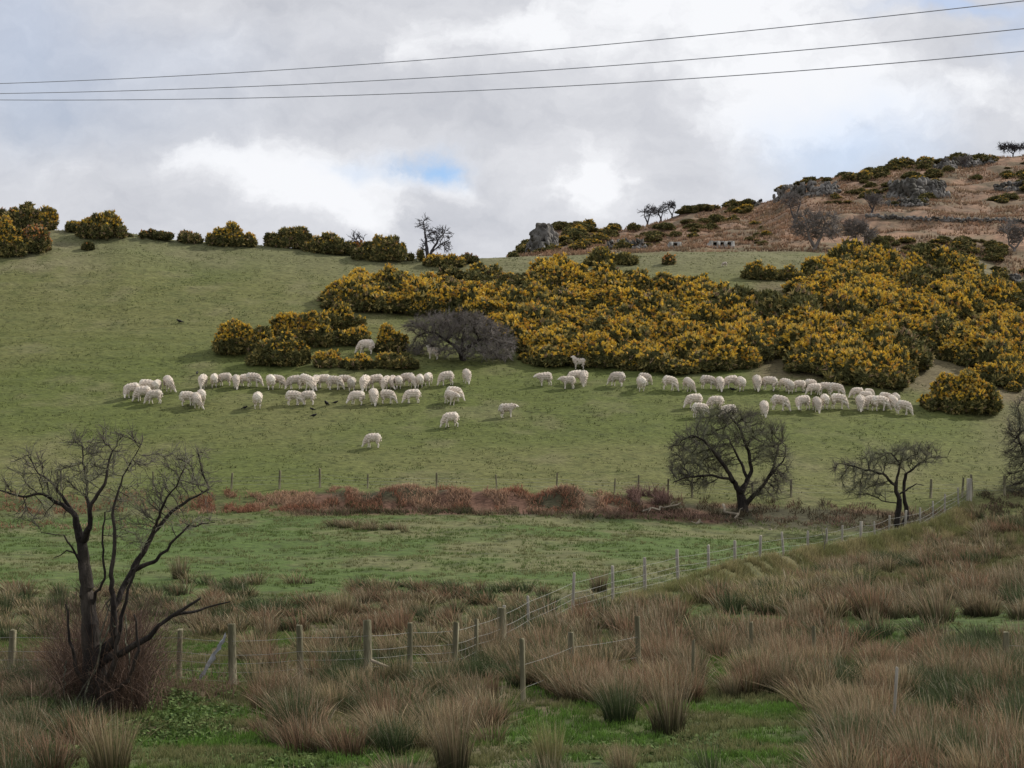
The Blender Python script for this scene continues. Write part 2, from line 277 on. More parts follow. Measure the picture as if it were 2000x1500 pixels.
# split into named pieces of ground
nD, nU = Z.shape; VV = np.stack([XG, YG, Z], -1).reshape(-1, 3); GC = G.reshape(-1, 3)
def ground(name, d0, d1, m):
    i0 = int(np.searchsorted(Dg, d0)); i1 = int(np.searchsorted(Dg, d1)); i1 = min(i1, nD-1)
    idx = np.arange(nD*nU).reshape(nD, nU)[i0:i1+1]
    a = idx[:-1, :-1].ravel(); b = idx[:-1, 1:].ravel(); c_ = idx[1:, 1:].ravel(); d = idx[1:, :-1].ravel(); off = i0*nU
    sl = slice(i0*nU, (i1+1)*nU)
    return tag(mesh(name, VV[sl], np.stack([a, b, c_, d], 1)-off, m, cols=GC[sl], smooth=True), kind='structure')
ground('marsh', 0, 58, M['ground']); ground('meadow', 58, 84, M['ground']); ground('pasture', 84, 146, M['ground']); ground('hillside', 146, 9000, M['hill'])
# ------------------------------------------------------------------ blades (rushes, grass, bracken)
def blades(B, lean, Ln, w, c0, c1, segs=3, curl=.35, r=rng, pw=1.0):
    n = len(B); Ln = np.broadcast_to(Ln, n); th = r.random(n)*np.pi; side = np.stack([np.cos(th), np.sin(th)*.4, 0*th], 1)
    V = np.zeros((n, 2*segs+1, 3)); K = np.zeros((n, 2*segs+1, 3))
    for k in range(segs+1):
        t = k/segs
        p = B+np.concatenate([lean*(Ln*t**1.6)[:, None], (Ln*(t-curl*t*t*np.linalg.norm(lean, axis=1)))[:, None]], 1)
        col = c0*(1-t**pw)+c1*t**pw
        if k < segs:
            ww = (w*(1-.75*t)); ww = np.broadcast_to(ww, n)[:, None]*.5
            V[:, 2*k] = p-side*ww; V[:, 2*k+1] = p+side*ww; K[:, 2*k] = col; K[:, 2*k+1] = col
        else: V[:, 2*k] = p; K[:, 2*k] = col
    T = []
    for k in range(segs-1): q = 2*k; T += [[q, q+1, q+3], [q, q+3, q+2]]
    q = 2*segs-2; T.append([q, q+1, q+2])
    T = np.array(T)[None]+(np.arange(n)*(2*segs+1))[:, None, None]
    return V.reshape(-1, 3), T.reshape(-1, 3), K.reshape(-1, 3)
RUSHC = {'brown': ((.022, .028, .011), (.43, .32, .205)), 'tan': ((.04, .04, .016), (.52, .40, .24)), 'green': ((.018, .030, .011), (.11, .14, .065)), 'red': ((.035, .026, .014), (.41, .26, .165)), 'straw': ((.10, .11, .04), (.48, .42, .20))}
def clump(nb, R, H, kind, r, wind=-.10, w=.012, spread=.30):
    rr = np.sqrt(r.random(nb))*R*.55; th = r.random(nb)*6.283
    B = np.stack([rr*np.cos(th), rr*np.sin(th), -.05+0*rr], 1)
    sp = (rr/(R*.55))*spread+r.normal(0, .12, nb); sp = np.where(r.random(nb) < .12, sp+r.random(nb)*.6, sp); lean = np.stack([np.cos(th)*sp+wind, np.sin(th)*sp], 1)
    c0, c1 = [np.array(x) for x in RUSHC[kind]]; k = r.random(nb)[:, None]
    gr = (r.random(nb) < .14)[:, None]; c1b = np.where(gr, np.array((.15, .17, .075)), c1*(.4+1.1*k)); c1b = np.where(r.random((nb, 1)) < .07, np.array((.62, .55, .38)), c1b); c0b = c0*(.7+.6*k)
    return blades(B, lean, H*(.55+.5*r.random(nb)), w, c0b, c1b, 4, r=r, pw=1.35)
# ------------------------------------------------------------------ rushes
def inpoly(u, v, P_):
    ins = np.zeros(len(u), bool); n = len(P_)
    for i in range(n):
        x1, y1 = P_[i]; x2, y2 = P_[(i+1) % n]
        cnd = ((y1 > v) != (y2 > v)) & (u < (x2-x1)*(v-y1)/(y2-y1+1e-9)+x1); ins ^= cnd
    return ins
rush_regions = [  # polygon of the ground in the photograph, clumps, height, kinds
 ([(1000, 1230), (1120, 1205), (1320, 1180), (1480, 1150), (1650, 1110), (1800, 1070), (1900, 1010), (2080, 1020), (2080, 1210), (1780, 1210), (1600, 1270), (1550, 1350), (1380, 1370), (1180, 1385), (1000, 1340), (930, 1280)], 1250, .82, ['brown', 'green', 'tan', 'red', 'brown', 'brown']),
 ([(1520, 1320), (1700, 1290), (2080, 1290), (2080, 1560), (1640, 1560), (1600, 1420)], 620, .8, ['brown', 'green', 'green', 'red', 'tan']),
 ([(1500, 1260), (1750, 1230), (1900, 1260), (2080, 1250), (2080, 1330), (1520, 1340)], 260, .7, ['brown', 'green', 'green', 'red']),
 ([(500, 1215), (960, 1195), (990, 1320), (960, 1460), (700, 1480), (520, 1470), (480, 1330)], 320, .7, ['brown', 'green', 'tan', 'red']),
 ([(-80, 1150), (480, 1135), (1000, 1150), (1190, 1180), (1000, 1215), (500, 1240), (-80, 1260)], 620, .5, ['brown', 'tan', 'green', 'red']),
 ([(-80, 1290), (160, 1280), (180, 1400), (120, 1560), (-80, 1560)], 190, .65, ['green', 'brown', 'green', 'red']),
 ([(620, 1035), (730, 1038), (800, 1042), (790, 1030), (650, 1022)], 22, .45, ['brown', 'tan']),
 ([(450, 1555), (1250, 1520), (1650, 1540), (1650, 1640), (450, 1640)], 60, .6, ['brown', 'tan', 'green']),
 ([(1430, 1170), (1600, 1120), (1760, 1075), (1850, 1050), (1860, 1100), (1700, 1140), (1480, 1190)], 420, .5, ['straw', 'straw', 'tan', 'green']),
]
acc = Acc(); r2 = np.random.default_rng(21)
lib = {}
for kd in RUSHC:
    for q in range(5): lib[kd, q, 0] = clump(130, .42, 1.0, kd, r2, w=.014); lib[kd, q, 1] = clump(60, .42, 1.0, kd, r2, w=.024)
def put(acc, part, p, s, sz, rot):
    V, T, K = part; cs, sn = math.cos(rot), math.sin(rot)
    V2 = np.stack([(V[:, 0]*cs-V[:, 1]*sn)*s+p[0], (V[:, 0]*sn+V[:, 1]*cs)*s+p[1], V[:, 2]*sz+p[2]], 1); acc.add(V2, T, K)
for poly, num, h, kinds in rush_regions:
    P_ = np.array(poly); us = []; k = 0
    while k < num:
        u = r2.uniform(P_[:, 0].min(), P_[:, 0].max()); v = r2.uniform(P_[:, 1].min(), P_[:, 1].max())
        if not inpoly(np.array([u]), np.array([v]), poly)[0]: continue
        k += 1
        if vnoise(u/48, v/22, 4) < .33: continue
        p = onimg(u, v)
        if v < 1130 and u < 1850 and p.y > np.interp(u, [980, 1117, 1325, 1435, 1630, 1765, 1895], [43, 49.5, 57, 61.5, 71, 78, 86.5])-.3 and num > 300: continue
        kd = kinds[int(vnoise(u/90, v/40, 9)*len(kinds)*1.3+r2.random()*1.8) % len(kinds)]
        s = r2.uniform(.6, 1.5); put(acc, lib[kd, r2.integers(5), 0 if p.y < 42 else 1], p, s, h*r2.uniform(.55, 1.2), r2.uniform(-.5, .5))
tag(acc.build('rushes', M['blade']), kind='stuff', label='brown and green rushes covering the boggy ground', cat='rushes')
big_rushes = [  # u, base row, width px, height px, kind, label
 (575, 1440, 120, 115, 'green', 'dark green rush clump with brown tips near the bottom, left of centre'),
 (745, 1440, 110, 110, 'red', 'reddish brown rush clump just below the slanting brace rail'),
 (885, 1505, 130, 150, 'brown', 'tall leaning brown rush clump at the bottom edge, left of centre'),
 (215, 1510, 150, 140, 'tan', 'spreading orange-tan rush clump in front of the big bare tree'),
 (1305, 1430, 130, 135, 'brown', 'large round brown rush clump with a black shaded foot on green turf'),
 (1210, 1410, 120, 95, 'green', 'low dark rush clump beside the large round brown one'),
 (1075, 1505, 90, 115, 'straw', 'straw coloured upright rush clump at the bottom centre'),
 (1215, 1520, 90, 85, 'tan', 'short tan rush clump at the bottom edge right of centre'),
 (1655, 1440, 130, 130, 'brown', 'pale fan-shaped rush clump leaning left beside the thin leaning stake'),
 (1780, 1515, 120, 95, 'brown', 'reddish rush clump at the bottom edge left of the corner'),
 (1950, 1505, 130, 120, 'red', 'red-brown rush clump in the bottom right corner'),
 (120, 1200, 60, 60, 'green', 'dark green rush tuft standing left of the big bare tree'),
 (5, 1205, 60, 60, 'green', 'dark green rush tuft at the left edge behind the fence'),
 (435, 1215, 70, 45, 'green', 'dark rush tuft under the tip of the low dead bough'),
 (670, 1205, 70, 65, 'tan', 'tan rush tuft standing alone behind the near fence'),
 (775, 1245, 100, 65, 'red', 'rusty rush clump directly behind the fence right of the tall post'),
 (350, 1130, 60, 50, 'brown', 'brown rush tuft on the meadow edge right of the big bare tree'),
 (1170, 1155, 60, 50, 'brown', 'brown rush tuft on the meadow behind the diagonal fence'),
 (700, 1375, 80, 70, 'green', 'dark bushy rush clump just below the near fence, left of the brace'),
 (1060, 1300, 120, 90, 'red', 'red-brown rush clump right of the dark fence corner post'),
 (1700, 1205, 130, 80, 'red', 'rounded pinkish rush clump at the right of the marsh'),
 (1830, 1215, 130, 80, 'brown', 'wide brown rush clump above the yellow-green turf strip'),
 (1560, 1300, 110, 80, 'red', 'pinkish rush clump left of the short grey stake'),
 (955, 1290, 100, 95, 'brown', 'brown rush clump drooping left of the dark fence corner post')]
for (u, v, w, h, kd, lab) in big_rushes:
    p = onimg(u, v); s = p.y/F; r3 = np.random.default_rng(int(u))
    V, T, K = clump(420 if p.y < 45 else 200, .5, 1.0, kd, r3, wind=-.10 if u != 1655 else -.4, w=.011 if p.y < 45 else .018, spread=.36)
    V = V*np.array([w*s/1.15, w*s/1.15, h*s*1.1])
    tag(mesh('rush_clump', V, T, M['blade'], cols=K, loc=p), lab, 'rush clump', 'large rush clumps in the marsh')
# ------------------------------------------------------------------ grass
def scatter_grass(name, d0, d1, num, nb, H, w, c0, c1, seed, lean=.5, dens=None, umax=2120, umin=-120, lab='short green grass'):
    r = np.random.default_rng(seed); D = np.sqrt(r.uniform(d0*d0, d1*d1, num)); u = r.uniform(umin, umax, num); x = (u-U0)*D/F
    if dens is not None: k = dens(x, D, u) > r.random(num); D = D[k]; u = u[k]; x = x[k]
    n = len(x); x = np.repeat(x, nb)+r.normal(0, .05, n*nb); y = np.repeat(D, nb)+r.normal(0, .05, n*nb); z = gz(x, y)-.01
    th = r.random(n*nb)*6.283; a = lean*r.random(n*nb); k = np.repeat(r.random(n), nb)[:, None]; q = sstep(.35, .65, vnoise(x/1.3, y/1.3, 5))[:, None]
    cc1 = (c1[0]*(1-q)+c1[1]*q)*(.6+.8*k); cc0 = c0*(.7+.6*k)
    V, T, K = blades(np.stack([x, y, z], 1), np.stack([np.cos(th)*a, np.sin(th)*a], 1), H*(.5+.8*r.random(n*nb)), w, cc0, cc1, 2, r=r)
    return tag(mesh(name, V, T, M['blade'], cols=K), lab, 'grass', kind='stuff')
cg = (np.array((.16, .30, .05)), np.array((.30, .27, .13)))
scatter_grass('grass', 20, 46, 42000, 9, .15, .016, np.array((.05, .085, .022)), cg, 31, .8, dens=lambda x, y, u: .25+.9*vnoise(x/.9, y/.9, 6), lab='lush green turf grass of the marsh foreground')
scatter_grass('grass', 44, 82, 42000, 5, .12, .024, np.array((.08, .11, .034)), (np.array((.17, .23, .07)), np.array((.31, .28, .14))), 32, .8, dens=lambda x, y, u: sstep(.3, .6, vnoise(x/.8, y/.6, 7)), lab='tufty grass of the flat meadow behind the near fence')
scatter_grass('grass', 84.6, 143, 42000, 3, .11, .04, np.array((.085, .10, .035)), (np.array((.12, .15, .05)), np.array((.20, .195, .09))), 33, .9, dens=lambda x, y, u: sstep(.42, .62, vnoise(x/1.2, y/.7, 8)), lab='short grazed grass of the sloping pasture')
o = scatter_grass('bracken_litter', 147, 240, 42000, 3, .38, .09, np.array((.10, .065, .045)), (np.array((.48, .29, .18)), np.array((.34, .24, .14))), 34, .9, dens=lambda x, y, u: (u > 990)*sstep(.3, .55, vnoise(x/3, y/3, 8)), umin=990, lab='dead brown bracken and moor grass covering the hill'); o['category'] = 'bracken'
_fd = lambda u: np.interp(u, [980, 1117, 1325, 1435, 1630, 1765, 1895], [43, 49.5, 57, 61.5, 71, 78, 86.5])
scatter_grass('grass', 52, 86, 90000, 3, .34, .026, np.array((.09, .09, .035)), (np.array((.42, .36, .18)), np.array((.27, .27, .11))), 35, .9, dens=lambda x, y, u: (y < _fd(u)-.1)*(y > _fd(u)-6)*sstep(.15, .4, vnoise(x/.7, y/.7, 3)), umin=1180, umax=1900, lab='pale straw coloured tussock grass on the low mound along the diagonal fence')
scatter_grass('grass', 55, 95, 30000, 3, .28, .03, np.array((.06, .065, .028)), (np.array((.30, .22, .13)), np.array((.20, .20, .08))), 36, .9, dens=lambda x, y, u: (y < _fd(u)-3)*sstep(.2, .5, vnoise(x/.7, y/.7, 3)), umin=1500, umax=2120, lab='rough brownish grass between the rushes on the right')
# dead bracken along the ditch bank
def bracken(seed, n, ur, dr, H, cols, dens=None):
    r = np.random.default_rng(seed); u = r.uniform(*ur, n); D = r.uniform(*dr, n)+(vnoise(u/26, u*0+seed, 3)-.5)*1.3; tt = (u-ur[0])/(ur[1]-ur[0]); k = r.random(n) < np.clip(np.minimum(tt, 1-tt)*9, 0, 1); u = u[k]; D = D[k]; n = len(u)
    if dens is not None: k = dens(u, D) > r.random(n); u = u[k]; D = D[k]
    x = (u-U0)*D/F; z = gz(x, D); n = len(x); th = r.random(n)*6.283; a = .4+.9*r.random(n)
    H = H*(.35+1.2*vnoise(x/.9, D*1.1, 12)); k = r.random(n)[:, None]; q = sstep(.3, .7, vnoise(x/1.2, D/.8, 3))[:, None]; cc = (cols[0]*(1-q)+cols[1]*q)*(.4+1.1*k)
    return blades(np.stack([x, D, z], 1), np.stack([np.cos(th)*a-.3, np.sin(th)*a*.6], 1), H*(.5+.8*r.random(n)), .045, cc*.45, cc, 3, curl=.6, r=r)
a = Acc(); rb = (np.array((.42, .21, .13)), np.array((.58, .38, .25))); br = (np.array((.15, .12, .07)), np.array((.30, .20, .14)))
for s_, n_, ur, dr, h_, cl in ((1, 11000, (540, 1260), (81.9, 84.2), .34, rb), (9, 3800, (380, 660), (82.0, 84.2), .30, rb), (10, 2500, (560, 1240), (80.3, 82.6), .30, (np.array((.09, .11, .045)), np.array((.26, .22, .13)))), (2, 2600, (-60, 600), (82, 84.3), .28, rb), (3, 6000, (560, 1300), (80.6, 83.2), .38, br), (4, 5500, (1220, 1900), (81, 84.6), .35, br), (5, 1500, (1225, 1310), (83.2, 84.6), .75, (np.array((.28, .18, .15)), np.array((.34, .22, .18)))), (6, 2500, (1900, 2100), (84, 88), .35, br), (7, 800, (-60, 420), (76, 79), .25, rb)):
    a.add(*bracken(s_, n_, ur, dr, h_, cl, dens=lambda u, D: sstep(.28, .55, vnoise(u/22, D*1.3, 2))))
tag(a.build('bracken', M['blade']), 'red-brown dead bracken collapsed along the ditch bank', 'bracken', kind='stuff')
# ------------------------------------------------------------------ wood: tubes and space colonisation
def tubes(A, B, ra, rb, dA=None, sides=6, r=None, rough=0):
    d = B-A; d = d/np.maximum(np.linalg.norm(d, axis=1, keepdims=True), 1e-6); dA = d if dA is None else dA
    def ring(P, d, rad):
        ref = np.where(abs(d[:, 1:2]) < .9, np.array([[0, 1., 0]]), np.array([[1., 0, 0]])); s = np.cross(d, ref); s /= np.maximum(np.linalg.norm(s, axis=1, keepdims=True), 1e-6); t = np.cross(d, s)
        an = np.arange(sides)*2*np.pi/sides; R = rad[:, None]*np.ones((1, sides))
        return P[:, None]+R[..., None]*(np.cos(an)[None, :, None]*s[:, None]+np.sin(an)[None, :, None]*t[:, None])
    V = np.concatenate([ring(A, dA, ra), ring(B, d, rb)], 1); n = len(A)
    i = np.arange(sides); j = (i+1) % sides
    T = np.concatenate([np.stack([i, j, j+sides], 1), np.stack([i, j+sides, i+sides], 1)], 0)
    T = T[None]+(np.arange(n)*2*sides)[:, None, None]
    V = V.reshape(-1, 3)
    return V, T.reshape(-1, 3)
def grow(P, par, att, step, infl, kill, iters, r, bias=(0, 0, 0), jit=.15):
    P = [np.array(p, float) for p in P]; par = list(par); att = att.copy()
    near = np.full(len(att), 1e9); ni = np.zeros(len(att), int); new = list(range(len(P))); bias = np.array(bias, float)
    for it in range(iters):
        if not len(att): break
        NP = np.array([P[i] for i in new]); d = np.linalg.norm(att[:, None]-NP[None], axis=2); m = d.argmin(1); dm = d[np.arange(len(att)), m]
        up = dm < near; near[up] = dm[up]; ni[up] = np.array(new)[m[up]]
        keep = near > kill; att = att[keep]; near = near[keep]; ni = ni[keep]
        act = near < infl
        if not act.any(): 
            if not len(att): break
            act = near < near.min()*1.3
        PA = np.array(P); dv = att[act]-PA[ni[act]]; dv /= np.linalg.norm(dv, axis=1, keepdims=True)
        ids = np.unique(ni[act]); new = []
        for q in ids:
            v = dv[ni[act] == q].mean(0)+bias+r.normal(0, jit, 3); v /= max(np.linalg.norm(v), 1e-6)
            np_ = P[q]+v*step
            new.append(len(P)); P.append(np_); par.append(int(q))
        if len(P) > 6000: break
    return np.array(P), np.array(par)
def radii(P, par, tip, power=2.3, mn=None):
    acc_ = np.full(len(P), 0.); 
    for i in range(len(P)-1, -1, -1):
        if acc_[i] == 0: acc_[i] = tip**power
        if par[i] >= 0: acc_[par[i]] += acc_[i]
    R = acc_**(1/power)
    return np.maximum(R, mn) if mn is not None else R
def ell(cx, cy, cz, rx, ry, rz, n, r, hollow=.0):
    v = r.normal(0, 1, (n, 3)); v /= np.linalg.norm(v, axis=1, keepdims=True); s = (hollow+(1-hollow)*r.random(n))**(1/3.)
    return v*s[:, None]*np.array([rx, ry, rz])+np.array([cx, cy, cz])
def twigs(P, par, R, sel, k, length, rad, r, up=.2):
    idx = np.where(sel)[0]; idx = np.repeat(idx, k); n = len(idx); pd = P[idx]-P[np.maximum(par[idx], 0)]; pd /= np.maximum(np.linalg.norm(pd, axis=1, keepdims=True), 1e-6)
    d = pd*1.2+r.normal(0, .6, (n, 3)); d[:, 2] += up; d /= np.linalg.norm(d, axis=1, keepdims=True); l = length*(.4+.9*r.random(n))[:, None]
    A = P[idx]+pd*r.normal(0, .3, (n, 1))*length*.4; B = A+d*l*.55; d2 = d+r.normal(0, .45, (n, 3)); d2 /= np.linalg.norm(d2, axis=1, keepdims=True); Cc = B+d2*l*.5
    d3 = d+r.normal(0, .8, (n, 3)); d3 /= np.linalg.norm(d3, axis=1, keepdims=True); E = B+d3*l*.4
    o = np.ones(n)*rad
    return np.concatenate([A, B, B]), np.concatenate([B, Cc, E]), np.concatenate([o, o*.8, o*.7]), np.concatenate([o*.8, o*.35, o*.3])
def tree(name, base, label, cat, limbs, att, step, tip, seed, twk=3, twl=.35, twr=.006, bark='bark', tw='twig', infl=2.5, kill=None, iters=90, power=2.3, group=None, thick=None, sides=7, bias=(0, 0, 0), base_r=0):
    r = np.random.default_rng(seed); root = empty(name, base, label, cat, group)
    P = []; par = []; mn = []
    key = {}
    for li, (start, pts) in enumerate(limbs):          # a limb: (index of the joint it leaves, [(x, y, z, radius), ...]) in metres from the base
        prev = start if start < 0 else int(np.argmin(np.linalg.norm(np.array(P)-np.array(pts[0][:3]), axis=1)))
        for q in (pts if start < 0 else pts[1:]):
            a0 = np.array(P[prev]) if prev >= 0 else None
            if a0 is not None:
                seg = np.array(q[:3])-a0; ns = max(1, int(np.linalg.norm(seg)/step)); r0 = mn[prev]
                for s in range(1, ns+1):
                    jj = r.normal(0, step*.10, 3) if s < ns else 0
                    P.append(list(a0+seg*s/ns+jj)); par.append(prev); mn.append(min(r0, q[3]*1.6)*(1-s/ns)+q[3]*s/ns if r0 > q[3] else q[3]); prev = len(P)-1
            else: P.append(list(q[:3])); par.append(-1); mn.append(q[3]); prev = len(P)-1
        key[li] = prev
    n0 = len(P); P, par = grow(P, par, att, step, infl, kill or step*1.6, iters, r, bias)
    R = radii(P, par, tip, power); R[:n0] = np.maximum(np.minimum(R[:n0], np.array(mn)*1.3), np.array(mn)); 
    for i in range(len(P)):
        if par[i] >= 0: R[i] = min(R[i], R[par[i]])
    if base_r: R = R*1.0
    i = np.where(par >= 0)[0]; q = par[i]; d = P[i]-P[q]; d /= np.maximum(np.linalg.norm(d, axis=1, keepdims=True), 1e-6); nd_ = np.zeros_like(P); nd_[:, 2] = 1; nd_[i] = d
    dA = np.where((R[i] > .6*R[q])[:, None], nd_[q], d); rA = np.where(R[i] > .6*R[q], R[q], R[i]*1.1)
    tr = R[i] > (thick or R.max()*.38)
    V, T = tubes(P[q][tr], P[i][tr], rA[tr], R[i][tr], dA[tr], 14); V += r.normal(0, 1, V.shape)*0
    V = V+min(.022, R.max()*.08)*(np.sin(V*np.array([11, 11, 2.])+1)+np.sin(V[:, [1, 0, 2]]*np.array([31., 27., 4.])+V[:, 2:3]*5)*.8)
    mesh('trunk', V, T, M[bark], root, smooth=True)
    b = ~tr
    V, T = tubes(P[q][b], P[i][b], rA[b], R[i][b], dA[b], 5); 
    if twk:
        A, B, ra, rb_ = twigs(P, par, R, (R < tip*3.2) & (np.arange(len(P)) >= n0), twk, twl, twr, r)
        V2, T2 = tubes(A, B, ra, rb_, None, 3); mi = np.r_[np.zeros(len(T), int), np.ones(len(T2), int)]; mesh('crown', np.concatenate([V, V2]), np.concatenate([T, T2+len(V)]), [M[bark], M[tw]], root, mi=mi)
    return root
def rel(base, u, v, dy=0): # a point at a photograph position, dy metres behind the base's distance
    D = base.y+dy; return np.array([(u-U0)*D/F-base.x, dy, ZC+(VH-v)*D/F-base.z])
def limb(base, start, pts): # pts: (u, v, dy, radius)
    return (start, [tuple(rel(base, a, b, d))+(r,) for a, b, d, r in pts])
def cloud(base, items, r): # items: (u, v, ru, rv, dy, rdy, n)
    out = []
    for u, v, ru, rv, dy, rdy, n in items:
        c0 = rel(base, u, v, dy); s = (base.y+dy)/F; out.append(ell(*c0, ru*s, rdy, rv*s, n, r))
    return np.concatenate(out)
# ------------------------------------------------------------------ the bare trees
r = np.random.default_rng(50)
b = onimg(200, 1395, 20)
lm = [limb(b, -1, [(190, 1400, 0, 0.359), (190, 1350, 0, 0.265), (180, 1270, 0, 0.172), (174, 1200, 0, 0.148), (168, 1130, 0, 0.133), (160, 1060, .1, 0.101), (148, 1010, .1, 0.062), (122, 985, .2, 0.043), (85, 965, .3, 0.031), (45, 970, .5, 0.023), (0, 958, .7, 0.016)]),
      limb(b, 0, [(160, 1060, 0, 0.062), (175, 1030, -.3, 0.055), (178, 985, -.4, 0.039), (205, 945, -.5, 0.031), (210, 915, -.5, 0.023), (220, 880, -.5, 0.016)]),
      limb(b, 0, [(178, 985, 0, 0.039), (170, 960, .3, 0.027), (165, 915, .4, 0.020), (160, 865, .5, 0.012)]),
      limb(b, 0, [(185, 1290, 0, 0.101), (225, 1250, -.2, 0.094), (265, 1120, -.3, 0.055), (224, 1180, -.3, 0.047), (218, 1110, -.4, 0.035), (222, 1040, -.4, 0.027), (225, 1000, -.4, 0.023), (222, 960, -.4, 0.020), (240, 925, -.3, 0.016), (272, 880, -.2, 0.009)][0:2]+[(222, 1190, -.3, 0.058), (218, 1110, -.4, 0.043), (224, 1050, -.4, 0.035), (222, 990, -.4, 0.027), (240, 930, -.3, 0.016), (272, 875, -.2, 0.009)]),
      limb(b, 0, [(222, 1190, 0, 0.062), (262, 1105, .2, 0.058), (300, 1040, .3, 0.047), (335, 1000, .4, 0.035), (370, 975, .5, 0.027), (408, 955, .6, 0.016)]),
      limb(b, 0, [(262, 1105, 0, 0.039), (305, 1095, -.3, 0.035), (345, 1050, -.4, 0.023), (370, 1025, -.4, 0.016), (420, 1020, -.5, 0.008)]),
      limb(b, 0, [(300, 1040, 0, 0.031), (320, 985, -.3, 0.023), (345, 950, -.4, 0.016), (360, 915, -.5, 0.012)]),
      limb(b, 0, [(190, 1300, 0, 0.094), (240, 1275, -.3, 0.070), (292, 1245, -.4, 0.058), (310, 1222, -.5, 0.039), (350, 1195, -.5, 0.039), (392, 1168, -.6, 0.023)]),
      limb(b, 0, [(350, 1195, 0, 0.023), (400, 1188, -.2, 0.023), (450, 1175, -.3, 0.012)]),
      limb(b, 0, [(150, 1015, 0, 0.039), (110, 950, .5, 0.027), (75, 925, .6, 0.016), (55, 890, .7, 0.009)]),
      limb(b, 0, [(190, 1370, 0, .07), (222, 1300, -.3, .055), (236, 1220, -.4, .04), (250, 1150, -.4, .028), (275, 1090, -.4, .018)]),
      limb(b, 0, [(190, 1370, 0, .06), (150, 1310, -.3, .04), (135, 1240, -.3, .028), (128, 1180, -.3, .015)]),
      limb(b, 0, [(195, 1380, 0, .06), (250, 1330, -.4, .045), (272, 1270, -.5, .03), (262, 1200, -.5, .018)]),
      limb(b, 0, [(175, 1180, 0, .03), (205, 1130, -.3, .025), (200, 1060, -.3, .02), (205, 1000, -.3, .015)]),
      limb(b, 0, [(165, 1110, 0, 0.020), (125, 1045, -.2, 0.016), (80, 1040, -.2, 0.008)]),
      limb(b, 0, [(165, 1090, 0, 0.016), (130, 1075, .2, 0.016), (105, 1090, .3, 0.008)])]
at = cloud(b, [(60, 905, 42, 28, .4, .6, 110), (50, 950, 50, 22, .4, .6, 100), (110, 930, 46, 28, .1, .7, 90), (165, 865, 46, 26, .1, .8, 130), (230, 855, 52, 24, -.3, .8, 130), (215, 905, 56, 34, -.3, .8, 150), (165, 925, 46, 26, .2, .8, 100), (350, 905, 54, 34, .3, .8, 160), (390, 945, 40, 26, .3, .8, 110), (310, 960, 50, 30, .1, .7, 110), (280, 900, 30, 30, .1, .7, 50), (70, 1010, 55, 18, .3, .6, 50), (250, 985, 50, 50, 0, .7, 60), (360, 1020, 60, 20, -.2, .6, 50), (265, 1040, 30, 40, 0, .4, 30)], r)
big = tree('hawthorn_tree', b, 'big bare gnarled tree with dark forked trunk beside the near fence at left', 'tree', lm, at, .12, .007, 51, twk=4, twl=.30, twr=.0065, infl=1.1, kill=.26, group=None, power=2.3)
# stems of bramble and dead briar round its foot
def briars(name, n, u0, u1, v0, v1, seed, L0, cols, label, kind='stuff', w=.016):
    r = np.random.default_rng(seed); B = []; 
    for i in range(n):
        p = onimg(r.uniform(u0, u1), r.uniform(v0, v1)); B.append(p[:])
    B = np.array(B); th = r.random(n)*6.283; a = .2+1.0*r.random(n); k = r.random(n)[:, None]
    cc = (cols[0]*(1-k)+cols[1]*k)*(.5+.9*r.random(n))[:, None]
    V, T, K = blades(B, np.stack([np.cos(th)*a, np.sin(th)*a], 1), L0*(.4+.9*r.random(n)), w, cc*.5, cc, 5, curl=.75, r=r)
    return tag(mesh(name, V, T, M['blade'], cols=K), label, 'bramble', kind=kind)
bc = (np.array((.20, .12, .085)), np.array((.42, .29, .21)))
briars('brambles', 900, 60, 330, 1300, 1400, 61, 1.5, bc, 'tangled brown bramble stems round the foot of the big bare tree')
briars('brambles', 900, 90, 330, 1180, 1300, 62, 1.1, (np.array((.15, .10, .075)), np.array((.28, .19, .15))), 'purplish brown briar thicket behind the trunk of the big bare tree')
briars('brambles', 260, 330, 470, 1330, 1370, 63, .7, bc, 'dead brown stems at the foot of the near fence beside the torn plastic')
briars('brambles', 2600, 125, 285, 1325, 1402, 64, 2.5, (np.array((.06, .042, .032)), np.array((.19, .125, .09))), 'dark dense bramble mass wrapped round the trunk foot of the big bare tree', w=.014)
# ivy-dark creeper stems lying against the trunk
e_ = empty('creeper', b+Vector((0, -.35, 0)), 'thin pale creeper stems hanging down the trunk of the big bare tree', 'creeper')
rr = np.random.default_rng(8); A_, B_, ra_, rb_ = [], [], [], []
for u1, v1, u2, v2 in ((232, 1190, 140, 1395), (220, 1160, 165, 1380), (205, 1280, 115, 1430), (190, 1270, 155, 1390), (250, 1300, 265, 1400), (245, 1200, 250, 1290), (130, 1290, 125, 1350), (215, 1150, 222, 1230)):
    p0 = rel(b, u1, v1, -.1); p1 = rel(b, u2, v2, -.35); m0 = p0
    A_, B_, ra_, rb_ = [], [], [], []
    for s in range(1, 9):
        m1 = p0+(p1-p0)*s/8+rr.normal(0, .03, 3); A_.append(m0); B_.append(m1); ra_.append(.014); rb_.append(.013); m0 = m1
    V, T = tubes(np.array(A_), np.array(B_), np.array(ra_), np.array(rb_), None, 5); o = mesh('stem', V, T, M['lichen'], e_); o.location = (0, .35, 0)
